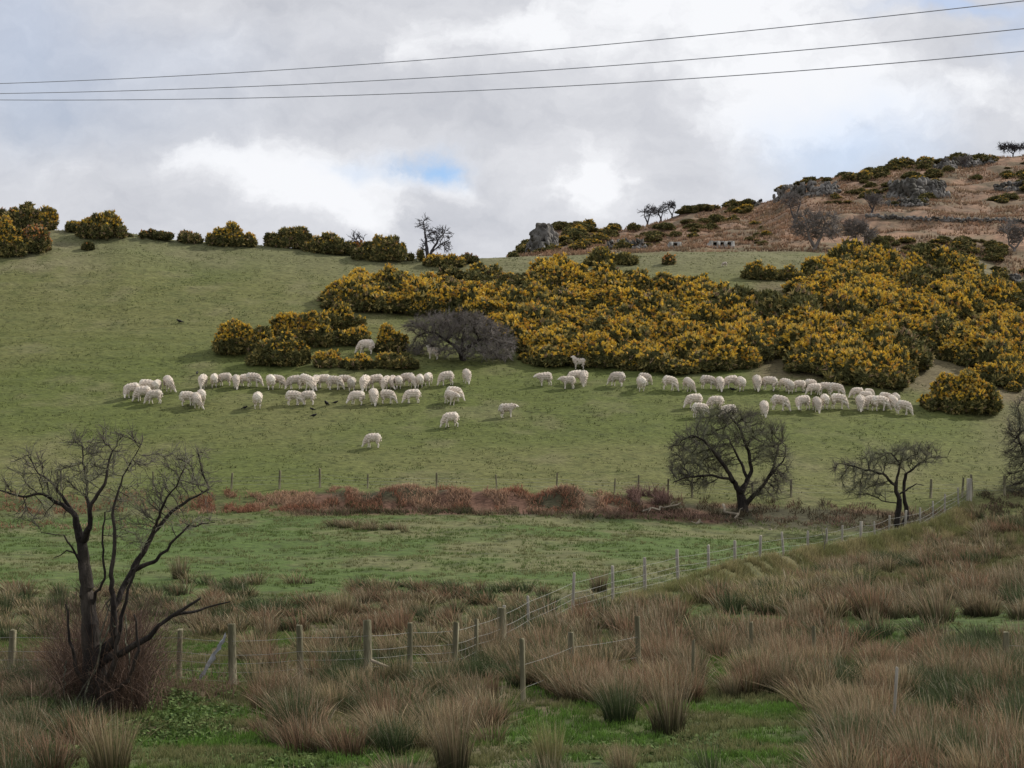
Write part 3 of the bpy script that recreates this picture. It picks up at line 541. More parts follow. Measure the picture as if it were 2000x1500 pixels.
# hawthorn right of centre
b = onimg(1452, 1020, 80, 90); b = atD(1452, 83.2)
b.z = ZC+(VH-1016)*b.y/F
lm = [limb(b, -1, [(1452, 1020, 0, 0.330), (1452, 990, 0, 0.238), (1446, 965, 0, 0.172), (1425, 925, -.5, 0.106), (1400, 890, -.8, 0.086), (1375, 860, -1, 0.053), (1350, 850, -1.2, 0.033)]),
      limb(b, 0, [(1450, 965, 0, 0.132), (1468, 920, .5, 0.099), (1462, 880, .6, 0.086), (1445, 835, .6, 0.059), (1415, 800, .6, 0.033)]),
      limb(b, 0, [(1452, 990, 0, 0.132), (1490, 950, .3, 0.092), (1510, 915, .2, 0.066), (1520, 870, .2, 0.040)]),
      limb(b, 0, [(1425, 930, 0, 0.079), (1390, 928, -.6, 0.053), (1340, 932, -1, 0.040), (1314, 942, -1.1, 0.026)]),
      limb(b, 0, [(1462, 930, 0, 0.079), (1440, 890, 1, 0.059), (1420, 850, 1.4, 0.040)]),
      limb(b, 0, [(1500, 930, 0, 0.066), (1530, 900, .5, 0.040), (1535, 870, .5, 0.026)])]
at = cloud(b, [(1350, 872, 44, 40, -.3, 1.2, 190), (1400, 850, 40, 34, .4, 1.2, 170), (1450, 838, 46, 40, 0, 1.3, 200), (1500, 868, 38, 52, 0, 1.2, 210), (1345, 922, 44, 30, 0, 1, 150), (1490, 955, 40, 22, 0, .9, 90), (1370, 945, 30, 16, 0, .8, 50), (1522, 915, 26, 40, 0, .9, 120), (1330, 890, 30, 40, 0, .9, 90), (1410, 812, 60, 18, 0, 1, 110), (1390, 900, 40, 22, .6, 1, 70)], r)
tree('hawthorn_tree', b, 'broad bare hawthorn with rounded twiggy crown growing from the ditch bank', 'tree', lm, at, .2, .016, 52, twk=10, twl=.55, twr=.0085, infl=2.2, kill=.34)
# flat-topped hawthorn behind the diagonal fence
b = atD(1757, 79.5); b.z = ZC+(VH-1072)*b.y/F
lm = [limb(b, -1, [(1757, 1075, 0, 0.172), (1752, 1020, 0, 0.132), (1757, 975, 0, 0.106), (1750, 950, 0, 0.079), (1725, 925, -.3, 0.053), (1680, 915, -.5, 0.033), (1640, 905, -.6, 0.020)]),
      limb(b, 0, [(1755, 1050, 0, 0.132), (1772, 1010, .4, 0.099), (1765, 960, .4, 0.079), (1770, 925, .4, 0.066), (1795, 905, .4, 0.040), (1820, 893, .4, 0.026)]),
      limb(b, 0, [(1765, 960, 0, 0.040), (1790, 945, .2, 0.030), (1804, 948, .2, 0.020)]),
      limb(b, 0, [(1762, 940, 0, 0.066), (1758, 905, 0, 0.046), (1740, 885, .2, 0.026)]),
      limb(b, 0, [(1748, 985, 0, 0.033), (1722, 978, -.3, 0.020)]),
      limb(b, 0, [(1820, 893, 0, 0.026), (1850, 893, .2, 0.020), (1858, 876, .3, 0.010)])]
at = cloud(b, [(1740, 893, 62, 20, 0, 1.4, 300), (1800, 893, 40, 20, 0, 1.0, 150), (1670, 918, 54, 22, 0, 1.1, 230), (1695, 955, 45, 24, 0, .8, 130), (1790, 878, 45, 10, 0, 1, 90)], r)
tree('hawthorn_tree', b, 'flat-topped bare hawthorn leaning left on a double trunk behind the diagonal fence', 'tree', lm, at, .2, .015, 53, twk=9, twl=.45, twr=.0085, infl=2.2, kill=.34)
# tree cut by the right edge
b = atD(2030, 88); lm = [limb(b, -1, [(2030, 1010, 0, 0.231), (2028, 950, 0, 0.185), (2010, 900, 0, 0.106), (1990, 860, 0, 0.066)]), limb(b, 0, [(2028, 950, 0, 0.132), (2050, 900, 0, 0.079), (2050, 840, 0, 0.046)])]
at = cloud(b, [(2005, 870, 48, 60, 0, 1.5, 380), (2045, 860, 70, 70, 0, 2, 300), (2000, 940, 45, 32, 0, 1, 200), (2010, 810, 45, 35, 0, 1, 150)], r)
tree('hawthorn_tree', b, 'dark bare tree cut off by the right edge of the photo', 'tree', lm, at, .22, .017, 54, twk=9, twl=.5, twr=.009, infl=2.4, kill=.36)
# wide grey thorn in the gorse
b = onimg(905, 703, 90, 125); 
lm = [limb(b, -1, [(905, 706, 0, .2), (900, 690, 0, .16), (880, 670, 0, .1), (850, 650, -.3, .06)]), limb(b, 0, [(902, 692, 0, .14), (930, 668, 0, .1), (955, 655, 0, .06)]), limb(b, 0, [(900, 690, 0, .1), (905, 655, .4, .07), (910, 630, .4, .04)])]
at = cloud(b, [(845, 640, 58, 26, .8, 1.4, 330), (905, 640, 70, 32, 0, 1.9, 420), (962, 665, 44, 30, 0, 1.5, 260), (920, 685, 70, 14, -.8, .8, 160), (870, 672, 40, 16, -.5, .8, 90), (820, 680, 35, 14, 1.2, .8, 110), (975, 690, 30, 16, 0, 1, 100)], r)
tree('thorn_bush', b, 'wide low grey bare thorn bush in the gap of the gorse below the sheep', 'bush', lm, at, .22, .017, 55, twk=11, twl=.5, twr=.0125, tw='greytwig', infl=2.5, kill=.34)
# skyline tree
b = onimg(840, 506, 100, 145)
lm = [limb(b, -1, [(836, 512, 0, .17), (833, 480, 0, .13), (830, 455, 0, .09), (827, 432, 0, .04)]), limb(b, 0, [(836, 512, 0, .13), (842, 494, .2, .12), (855, 470, .3, .07), (868, 455, .3, .04)]), limb(b, 0, [(842, 494, 0, .07), (860, 478, .2, .04), (878, 468, .2, .025)])]
at = cloud(b, [(828, 440, 14, 20, 0, .7, 45), (860, 462, 24, 22, 0, 1, 120), (840, 455, 18, 14, 0, .8, 30), (826, 480, 8, 20, 0, .5, 18), (868, 484, 14, 10, 0, .7, 30)], r)
tree('bare_tree', b, 'slender bare tree standing alone on the skyline above the gorse', 'tree', lm, at, .17, .022, 56, twk=4, twl=.42, twr=.022, bark='skytwig', tw='skytwig', infl=1.6, kill=.32)
def simple_tree(u, v, w, h, seed, label, name='bare_tree', dmin=140, n=260, tip=.03, twk=5, twr=.026, tw='skytwig', cat='tree', low=.25, rdy=None, base=None, bark='skytwig', twl=.6, slim=1):
    b = base or onimg(u, v, dmin); s = b.y/F; W_, H_ = w*s, h*s; rr = np.random.default_rng(seed)
    top = lambda fx, fz, rd: (fx*W_, rr.uniform(-.15, .15)*W_, fz*H_, rd)
    R0 = .05*H_*slim
    lm = [(-1, [(0, 0, -.2, R0), (.02*W_, 0, low*H_*.6, R0*.8), top(-.1, low+.15, R0*.5), top(-.2, .7, R0*.25)]), (0, [(.02*W_, 0, low*H_*.6, R0*.6), top(.15, low+.25, R0*.4), top(.25, .75, R0*.2)])]
    at = np.concatenate([ell(rr.uniform(-.28, .28)*W_, 0, (low+.1+rr.uniform(.25, .62)*(1-low))*H_, .27*W_, .27*W_, .22*H_, n//5, rr) for q in range(5)])
    at = at[at[:, 2] > low*H_*.7]
    return tree(name, b, label, cat, lm, at, .045*H_+.05, tip, seed, twk=twk, twl=twl, twr=twr, bark=bark, tw=tw, infl=H_*.6, kill=.08*H_+.1, iters=50, thick=R0*.4)
simple_tree(700, 497, 44, 38, 71, 'tiny bare sapling poking above the skyline hedge', n=50, twk=2, dmin=115, low=.5)
simple_tree(1264, 442, 32, 42, 72, 'small bare fan-shaped tree on the ridge, left of a darker pair', n=120)
simple_tree(1290, 432, 30, 38, 73, 'dark bare tree on the ridge beside the fan-shaped one', n=120)
simple_tree(1312, 425, 34, 34, 74, 'dark spreading tree on the ridge, right of the pair', n=110)
simple_tree(1590, 487, 100, 88, 75, 'large grey round bare shrub at the foot of the brown hill', 'bare_bush', n=700, tip=.03, twk=6, twr=.024, tw='greytwig', cat='bush', low=.06, bark='greytwig')
simple_tree(1682, 484, 66, 62, 76, 'smaller grey-green round bare shrub right of the large grey one', 'bare_bush', n=420, tip=.03, twk=6, twr=.024, tw='greytwig', cat='bush', low=.06, bark='greytwig')
simple_tree(1552, 438, 50, 60, 77, 'dark bare thorn on the hillside above the large grey shrub', n=240, tw='greytwig')
simple_tree(1703, 415, 44, 36, 78, 'pale bare thorn under the hillside rocks', n=150, tw='greytwig')
simple_tree(1978, 302, 52, 24, 79, 'dark windswept tree on the hilltop at the right edge', n=160, low=.35)
simple_tree(1980, 490, 80, 60, 80, 'bare purplish scrub bush on the hill by the right edge', 'bare_bush', n=260, tw='greytwig', cat='bush', low=.08, bark='greytwig')
simple_tree(1885, 330, 30, 26, 81, 'faint bare bush below the hilltop crag', 'bare_bush', n=90, tw='greytwig', cat='bush')
simple_tree(1610, 1080, 40, 100, 82, 'thin bare sapling behind the diagonal fence on the meadow', 'sapling', dmin=60, n=60, tip=.004, twk=3, twr=.005, tw='twig', low=.3, bark='twig', twl=.3, slim=.25)
# ------------------------------------------------------------------ gorse
GREEN = [np.array(x) for x in ((.13, .13, .05), (.28, .24, .085), (.44, .35, .14), (.30, .215, .13))]
YEL = [np.array(x) for x in ((.76, .52, .07), (.64, .45, .10), (.62, .35, .065), (.46, .38, .14))]
def gorse(rx, ry, h, yellow, r, dens=58, brown=.3):
    """spiny foliage and yellow flower clusters of one bush, metres, base at the origin"""
    nl = int(10+rx*ry*9); lob = []
    for i in range(nl):
        a = r.random()*6.283; q = math.sqrt(r.random())*.92; s = r.uniform(.16, .42)*(1.15-.5*q)*min(1.0, h*.9); hh = h*(1-.82*q*q)*r.uniform(.62, 1.08)
        lob.append((q*rx*math.cos(a), q*ry*math.sin(a), max(hh-s*.8, .1), s*1.15, s))
        lob.append((q*rx*math.cos(a), q*ry*math.sin(a), hh*.4, s*1.15, max(.4*hh, .2)))
    P_, Nn, LF = [], [], []
    for (x, y, z, sr, sh) in lob:
        n = int(dens*4*3.14*sr*sh*.6)+6; v = r.normal(0, 1, (n, 3)); v /= np.linalg.norm(v, axis=1, keepdims=True)
        p = v*np.array([sr, sr, sh])+np.array([x, y, z]); P_.append(p); Nn.append(v); LF.append(np.full(n, r.choice([.3, .8, 1.1, 1.4, 1.6])))
    P_ = np.concatenate(P_); Nn = np.concatenate(Nn); LF = np.concatenate(LF); keep = (P_[:, 2] > .0)
    for (x, y, z, sr, sh) in lob: keep &= (((P_-np.array([x, y, z]))/np.array([sr, sr, sh]))**2).sum(1) > .62
    P_ = P_[keep]; Nn = Nn[keep]; LF = LF[keep]; n = len(P_)
    d = Nn*.8+np.array([0, 0, .45])+r.normal(0, .4, (n, 3)); d /= np.linalg.norm(d, axis=1, keepdims=True)
    ln = .13+.17*r.random(n)
    def sprig(P_, d, ln, wid, k):
        V, T = [], []
        for q in range(k):
            dd = d+r.normal(0, .55, d.shape); dd /= np.linalg.norm(dd, axis=1, keepdims=True); s = np.cross(dd, r.normal(0, 1, d.shape)); s /= np.linalg.norm(s, axis=1, keepdims=True)
            V.append(np.stack([P_-s*wid[:, None]-dd*.05, P_+s*wid[:, None]-dd*.05, P_+dd*ln[:, None]], 1))
        V = np.concatenate(V, 0); return V.reshape(-1, 3), np.arange(len(V)*3).reshape(-1, 3)
    V, T = sprig(P_, d, ln, .05+.05*r.random(n), 3); k = r.random(n)
    kk = vnoise(P_[:, 0]*1.7+rx*9, P_[:, 2]*1.7+P_[:, 1], 3); cc = np.where((k < .5)[:, None], GREEN[0], GREEN[1]); cc = np.where((k > 1-brown*.6)[:, None], GREEN[2], cc); cc = np.where((k > 1-brown*.25)[:, None], GREEN[3], cc)
    cf = np.tile(np.repeat(cc, 3, 0).reshape(n, 3, 3), (3, 1, 1)).reshape(-1, 3)
    # twiggy heart of the bush so that it is not see-through
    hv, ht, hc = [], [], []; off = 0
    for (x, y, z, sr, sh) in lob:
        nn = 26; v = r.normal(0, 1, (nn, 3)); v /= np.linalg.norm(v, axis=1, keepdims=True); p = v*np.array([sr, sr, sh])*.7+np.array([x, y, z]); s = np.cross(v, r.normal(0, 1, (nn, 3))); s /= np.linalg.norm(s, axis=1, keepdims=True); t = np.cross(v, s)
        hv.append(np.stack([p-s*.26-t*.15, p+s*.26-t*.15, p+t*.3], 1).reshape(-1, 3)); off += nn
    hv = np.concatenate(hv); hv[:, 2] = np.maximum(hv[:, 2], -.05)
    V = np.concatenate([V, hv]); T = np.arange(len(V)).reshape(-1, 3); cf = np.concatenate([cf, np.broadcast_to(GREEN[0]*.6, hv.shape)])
    # flowers sit on the outer, upper shoots
    ph = P_[:, 2]/h; want = yellow*np.clip(Nn[:, 2]*.9+.55, 0, 1)*np.clip((ph-.25)*3.2, 0, 1)*(.55+.9*kk)*LF
    f = r.random(n) < want*1.9
    if f.sum() < 3: return (V, T, cf), None
    Pf = P_[f]+Nn[f]*.05+d[f]*ln[f][:, None]*.5; FV, FT = sprig(Pf, d[f], .09+.09*r.random(f.sum()), .045+.045*r.random(f.sum()), 3)
    kf = r.random(f.sum()); fc = np.where((kf < .45)[:, None], YEL[0], YEL[1]); fc = np.where((kf > .72)[:, None], YEL[2], fc); fc = np.where((kf > .88)[:, None], YEL[3], fc)
    if brown > .5: fc = fc*np.array((.85, .62, 1.2))
    return (V, T, cf), (FV, FT, np.tile(np.repeat(fc, 3, 0).reshape(-1, 3, 3), (3, 1, 1)).reshape(-1, 3))
singles = [ # u, base row, width, height, yellowness, browness, nearest distance, label
 (458, 690, 78, 66, .85, .2, 90, 'bright yellow gorse bush at the far left tip of the gorse slope'),
 (550, 712, 112, 60, .12, .2, 90, 'dark green gorse bush at the field edge with few flowers'),
 (592, 674, 140, 70, .45, .3, 90, 'rounded olive gorse bush with yellow crown behind the dark one'),
 (512, 694, 50, 52, .25, .3, 90, 'small dark gorse bush between the bright yellow and the dark green ones'),
 (640, 716, 44, 34, .7, .3, 90, 'small gorse bush with yellow cap at the front edge'),
 (695, 672, 50, 44, .95, .1, 90, 'small round golden yellow gorse bush behind the white sheep'),
 (765, 688, 54, 54, .75, .5, 90, 'orange-yellow upright gorse bush left of the grey thorn'),
 (698, 718, 58, 24, .3, .4, 90, 'low gorse bush in front of the sheep standing on the slope'),
 (772, 718, 76, 30, .08, .3, 90, 'low dark gorse mound left of the grey thorn'),
 (668, 640, 76, 46, .22, .2, 90, 'dark green gorse bush above the rounded olive one'),
 (22, 432, 64, 52, .12, .6, 110, 'reddish dark gorse bush on the skyline at the left edge'),
 (55, 440, 70, 52, .05, .5, 110, 'dark gorse bush with no flowers on the skyline, second from the left edge'),
 (95, 446, 50, 44, .45, .4, 110, 'gorse bush with yellow top on the skyline beside the dark one'),
 (18, 500, 66, 70, .5, .3, 110, 'yellow topped gorse bush at the left edge below the skyline'),
 (68, 492, 66, 62, .5, .7, 110, 'brownish gorse bush right of the yellow topped one at the left edge'),
 (150, 452, 50, 22, .04, .4, 110, 'low dark scrub left of the big skyline gorse'),
 (198, 464, 100, 56, .38, .5, 110, 'big gorse bush with brown and yellow top on the skyline at left'),
 (292, 466, 110, 15, .03, .6, 110, 'low dark hedge-like scrub strip on the skyline right of the big skyline gorse'),
 (368, 474, 40, 29, .08, .7, 110, 'small dark gorse bush alone on the skyline'),
 (451, 480, 82, 44, .75, .4, 110, 'oblong yellow gorse bush on the skyline'),
 (563, 480, 100, 44, .06, .4, 110, 'long domed dark green bush on the skyline right of the yellow one'),
 (640, 494, 92, 34, .10, .3, 110, 'dark green bush sloping down to the right on the skyline'),
 (700, 496, 46, 22, .35, .8, 110, 'low rusty bush on the skyline under the sapling'),
 (757, 508, 128, 44, .14, .4, 110, 'long dark bush on the skyline left of the slender tree'),
 (172, 487, 18, 15, .2, .8, 110, 'tiny brown gorse seedling on the upper left field'),
 (1878, 806, 142, 78, .85, .3, 90, 'large lone golden gorse bush at the right end of the flock'),
 (1306, 517, 24, 17, .3, .8, 110, 'tiny brown gorse tuft on the grassy shelf'),
 (1178, 517, 56, 30, .15, .2, 110, 'dark green low bush on the grassy shelf'),
 (1226, 517, 34, 26, .04, .1, 110, 'small dark green bush on the grassy shelf, right of the longer one'),
 (1485, 545, 56, 34, .2, .2, 110, 'green gorse bush at the right end of the grassy shelf'),
 (1540, 548, 44, 30, .2, .2, 110, 'small gorse bush between the shelf and the right gorse slope'),
 (1462, 718, 34, 32, .8, .3, 90, 'small yellow gorse bush right of the long yellow front'),
 (915, 512, 34, 18, .3, .8, 110, 'reddish low gorse bush on the skyline right of the slender tree'),
 (870, 520, 70, 26, .6, .4, 110, 'yellow gorse bush under the slender skyline tree')]
for (u, v, w, h, ye, brn, dm, lab) in singles:
    p = onimg(u, v, dm, 145); s = p.y/F; rr = np.random.default_rng(int(u*3+v)); W_ = w*s/2
    fo_, fl_ = gorse(max(W_*(1.2 if u > 300 else 1.0), .25), max(min(W_*.8, 1.1), .25), h*s*1.0, (ye*1.35 if v > 520 else ye*.75), rr, brown=brn, dens=75)
    root = empty('gorse_bush', p, lab, 'bush', 'gorse bushes that stand clear of the thickets')
    mesh('foliage', fo_[0], fo_[1], M['gorse'], root, cols=fo_[2])
    if fl_: mesh('flowers', fl_[0], fl_[1], M['flower'], root, cols=fl_[2])
glib = {}
rg = np.random.default_rng(90)
for ye in (0, .18, .42, .7, 1.0): glib[ye] = [gorse(1.0, .9, 1.2, ye, rg, dens=42, brown=[.3, .4, .3, .25][q]) for q in range(4)]
def thicket(name, poly, num, seed, bright_spots, label, hscale=1.0):
    r = np.random.default_rng(seed); P_ = np.array(poly); A1, A2 = Acc(), Acc(); k = 0; keys = sorted(glib)
    while k < num:
        u = r.uniform(P_[:, 0].min(), P_[:, 0].max()); v = r.uniform(P_[:, 1].min(), P_[:, 1].max())
        if not inpoly(np.array([u]), np.array([v]), poly)[0]: continue
        if vnoise(u/24, v/11, 7) < .26: continue
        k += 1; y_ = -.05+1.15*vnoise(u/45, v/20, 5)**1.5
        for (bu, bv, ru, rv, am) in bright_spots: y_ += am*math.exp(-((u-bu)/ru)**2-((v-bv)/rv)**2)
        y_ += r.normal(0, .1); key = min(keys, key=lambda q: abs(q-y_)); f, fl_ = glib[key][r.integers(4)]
        p = onimg(u, v, 90, 150); s = r.uniform(.5, 1.55); sz = s*r.uniform(.65, 1.15)*hscale; rot = r.uniform(0, 6.28)
        put(A1, f, p, s, sz, rot)
        if fl_: put(A2, fl_, p, s, sz, rot)
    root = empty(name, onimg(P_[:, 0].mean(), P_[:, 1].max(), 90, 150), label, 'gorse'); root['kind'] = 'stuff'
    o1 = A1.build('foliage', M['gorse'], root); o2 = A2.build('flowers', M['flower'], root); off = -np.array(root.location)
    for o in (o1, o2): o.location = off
center = [(640, 600), (700, 572), (770, 560), (860, 548), (1050, 540), (1150, 550), (1250, 565), (1400, 585), (1480, 612), (1500, 650), (1505, 690), (1440, 725), (1340, 730), (1200, 722), (1010, 708), (1000, 690), (970, 650), (890, 615), (860, 630), (760, 612), (700, 610)]
right = [(1560, 560), (1600, 525), (1700, 505), (1800, 515), (1880, 540), (1960, 560), (2020, 590), (2110, 640), (2110, 780), (1980, 765), (1930, 745), (1850, 700), (1790, 700), (1770, 755), (1700, 762), (1620, 748), (1560, 722), (1520, 680), (1470, 655), (1480, 625), (1520, 600)]
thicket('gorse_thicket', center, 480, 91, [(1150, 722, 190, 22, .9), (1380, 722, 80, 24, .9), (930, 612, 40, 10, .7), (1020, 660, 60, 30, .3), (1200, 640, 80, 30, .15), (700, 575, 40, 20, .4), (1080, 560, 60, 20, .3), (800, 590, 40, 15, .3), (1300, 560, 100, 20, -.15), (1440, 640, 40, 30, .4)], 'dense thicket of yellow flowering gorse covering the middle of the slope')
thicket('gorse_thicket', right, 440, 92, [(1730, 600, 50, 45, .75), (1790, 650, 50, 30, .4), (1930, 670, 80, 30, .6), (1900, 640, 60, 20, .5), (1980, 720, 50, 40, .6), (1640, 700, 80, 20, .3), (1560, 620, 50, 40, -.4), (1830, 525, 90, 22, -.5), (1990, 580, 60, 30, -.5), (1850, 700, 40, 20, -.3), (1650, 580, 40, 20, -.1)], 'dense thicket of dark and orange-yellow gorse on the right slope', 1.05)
# low scrub on the hillside
A1, A2 = Acc(), Acc(); rh = np.random.default_rng(95)
for (n_, uu, vv) in ((60, (1060, 1200), (436, 488)), (40, (1180, 1330), (446, 490)), (60, (1340, 1500), (432, 482)), (90, (1515, 1700), (345, 398)), (80, (1690, 2010), (312, 352)), (50, (1700, 1860), (352, 405)), (90, (1690, 1960), (468, 510)), (30, (1900, 2080), (520, 570)), (50, (1330, 1520), (392, 418)), (40, (1000, 1080), (480, 497)), (20, (1940, 2060), (350, 400))):
    for q in range(n_):
        u = rh.uniform(*uu); v = rh.uniform(*vv)
        if vnoise(u/38, v/14, 3) < .42 or (1365 < u < 1455 and v > 455) or (1290 < u < 1345 and v > 462): continue
        p = onimg(u, v, 145); y_ = .42 if rh.random() < .35 and (1060 < u < 1200 or 1380 < u < 1460) else (0 if rh.random() < .8 else .18); f, fl_ = glib[y_][rh.integers(4)]
        s = rh.uniform(.35, 1.2)*p.y/190; sz = s*rh.uniform(.35, .75); rot = rh.random()*6.28; put(A1, f, p, s, sz, rot)
        if fl_: put(A2, fl_, p, s, sz, rot)
root = empty('hill_scrub', onimg(1600, 400, 145), 'low dark gorse and heather scrub scattered over the brown hill', 'scrub'); root['kind'] = 'stuff'
for o in (A1.build('foliage', M['gorse'], root), A2.build('flowers', M['flower'], root)): o.location = -np.array(root.location)
# ------------------------------------------------------------------ rocks, walls, ruin
import bmesh
_bm = bmesh.new(); bmesh.ops.create_icosphere(_bm, subdivisions=3, radius=1); IV = np.array([v.co[:] for v in _bm.verts]); IT = np.array([[v.index for v in f.verts] for f in _bm.faces]); _bm.free()
def rocks(boxes, seed):
    r = np.random.default_rng(seed); A = Acc()
    for (x, y, z, sx, sy, sz) in boxes:
        V = IV.copy(); 
        for k in range(12):   # chop with random planes: angular faces
            n = r.normal(0, 1, 3); n /= np.linalg.norm(n); d = r.uniform(.42, .78); e = np.maximum(V@n-d, 0); V = V-e[:, None]*n
        V += .04*np.sin(V[:, [1, 2, 0]]*7+r.random(3)*6); a = r.random()*6.28; cs, sn = math.cos(a)*.0+1, 0
        A.add(V*np.array([sx, sy, sz])+np.array([x, y, z]), IT)
    return A
def outcrop(pts, seed, label, n=18, yd=1.5):
    """crag following a line of photo points: (u, top row, base row)"""
    r = np.random.default_rng(seed); bx = []; u0, u1 = pts[0][0], pts[-1][0]; b0 = onimg((u0+u1)/2, sum(p[2] for p in pts)/len(pts), 145)
    for i in range(n*6):
        u = u0+(u1-u0)*(i+r.random())/(n*6); vt = np.interp(u, [p[0] for p in pts], [p[1] for p in pts]); vb = np.interp(u, [p[0] for p in pts], [p[2] for p in pts]); p = onimg(u, vb, 145)
        H_ = (vb-vt)*p.y/F; t = r.choice([0, 0, .2, .4, .6, .8]); w = max((u1-u0)*p.y/F/n*r.uniform(.5, 1.0)*(1-.3*t), H_*.2)
        bx.append((p.x-b0.x, p.y-b0.y+t*1.2+r.uniform(-.2, .3)*yd*.5, p.z-b0.z+H_*t+H_*r.uniform(-.05, .08), w, w*.8+.3, H_*r.uniform(.16, .30)+.1))
    A = rocks(bx, seed); o = A.build('rock_outcrop', M['rock'], loc=b0); tag(o, label, 'rock', 'rock outcrops on the hill')
outcrop([(1512, 376, 395), (1540, 358, 388), (1590, 352, 384), (1640, 352, 376)], 101, 'dark grey cliff band at the left end of the high ridge', 24)
outcrop([(1800, 312, 330), (1850, 306, 330), (1900, 304, 326), (1945, 303, 316)], 102, 'rough grey crag along the hilltop skyline', 20)
outcrop([(1735, 352, 385), (1790, 346, 392), (1850, 350, 385)], 103, 'broken grey boulder field in the middle of the hill', 26)
outcrop([(1725, 392, 402), (1770, 386, 402), (1815, 384, 400)], 108, 'scatter of pale boulders below the broken crag', 16)
outcrop([(1945, 356, 372), (1975, 350, 372), (2010, 352, 370)], 104, 'rounded grey slab near the right edge of the hill', 8)
outcrop([(1030, 474, 495), (1046, 438, 494), (1068, 432, 490), (1088, 452, 486)], 105, 'tall grey crag standing at the left end of the brown hill', 16)
outcrop([(1185, 468, 486), (1230, 462, 488), (1262, 466, 488)], 106, 'low grey rock face behind the grassy shelf', 12)
outcrop([(1452, 392, 400), (1490, 386, 396)], 107, 'small dark rocks on the lower ridge line', 8)
outcrop([(1000, 488, 497), (1030, 482, 497)], 109, 'brown stony knoll at the left foot of the crag', 8)
outcrop([(1975, 548, 562), (2010, 545, 565)], 110, 'grey boulder among the gorse at the right edge', 4)
# dry stone wall across the hillside
r = np.random.default_rng(110); bx = []; b0 = onimg(1850, 432, 145)
for i in range(170):
    u = 1690+330*(i+r.random())/170; v = np.interp(u, [1690, 1780, 1850, 1930, 2020], [427, 430, 433, 435, 436]); p = onimg(u, v, 145)
    bx.append((p.x-b0.x, p.y-b0.y, p.z-b0.z+.15+r.uniform(-.1, .25), r.uniform(.15, .3), .25, r.uniform(.12, .25)))
tag(rocks(bx, 111).build('stone_wall', M['rock'], loc=b0), 'long dark tumbled dry stone wall running across the brown hillside', 'wall')
def box(x0, x1, y0, y1, z0, z1):
    V = np.array([[x, y, z] for z in (z0, z1) for (x, y) in ((x0, y0), (x1, y0), (x1, y1), (x0, y1))], float)
    T = np.array([[0, 2, 1], [0, 3, 2], [4, 5, 6], [4, 6, 7], [0, 1, 5], [0, 5, 4], [1, 2, 6], [1, 6, 5], [2, 3, 7], [2, 7, 6], [3, 0, 4], [3, 4, 7]]); return V, T
def ruin(u0, u1, vt, vb, nw, label, seed):
    b = onimg((u0+u1)/2, vb-3, 140); s = b.y/F; W_ = (u1-u0)*s; H_ = (vb-3-vt)*s; A = Acc(); r = np.random.default_rng(seed); root = empty('ruined_hut', b, label, 'hut')
    nx = 2*nw+1; xs = np.linspace(-W_/2, W_/2, nx+1)
    for i in range(nx):
        hh = H_*r.uniform(.92, 1.05)
        if i % 2 == 0: A.add(*box(xs[i], xs[i+1], 0, .3, -.9, hh))
        else: A.add(*box(xs[i]+.002, xs[i+1]-.002, .02, .28, -.4, H_*.28)); A.add(*box(xs[i]+.002, xs[i+1]-.002, .02, .28, H_*.78, H_*.97))
    A.build('front_wall', M['stone'], root); A = Acc(); A.add(*box(-W_/2, -W_/2+.3, .31, 2.2, -.4, H_*.9)); A.add(*box(W_/2-.3, W_/2, .31, 2.2, -.4, H_*.85)); A.build('side_walls', M['stone'], root)
    A = Acc(); A.add(*box(-W_/2, W_/2, 2.21, 2.5, -.4, H_*.95)); A.build('back_wall', M['rock'], root)
    A = Acc(); A.add(*box(-W_/2+.1, W_/2-.1, .33, 2.19, H_*.86, H_*.92)); A.build('roof', M['rock'], root)
ruin(1386, 1435, 470, 487, 3, 'low pale ruined stone hut with dark square openings at the foot of the hill', 5)
ruin(1307, 1331, 472, 487, 1, 'small broken stone hut with one dark opening, left of the longer ruin', 6)
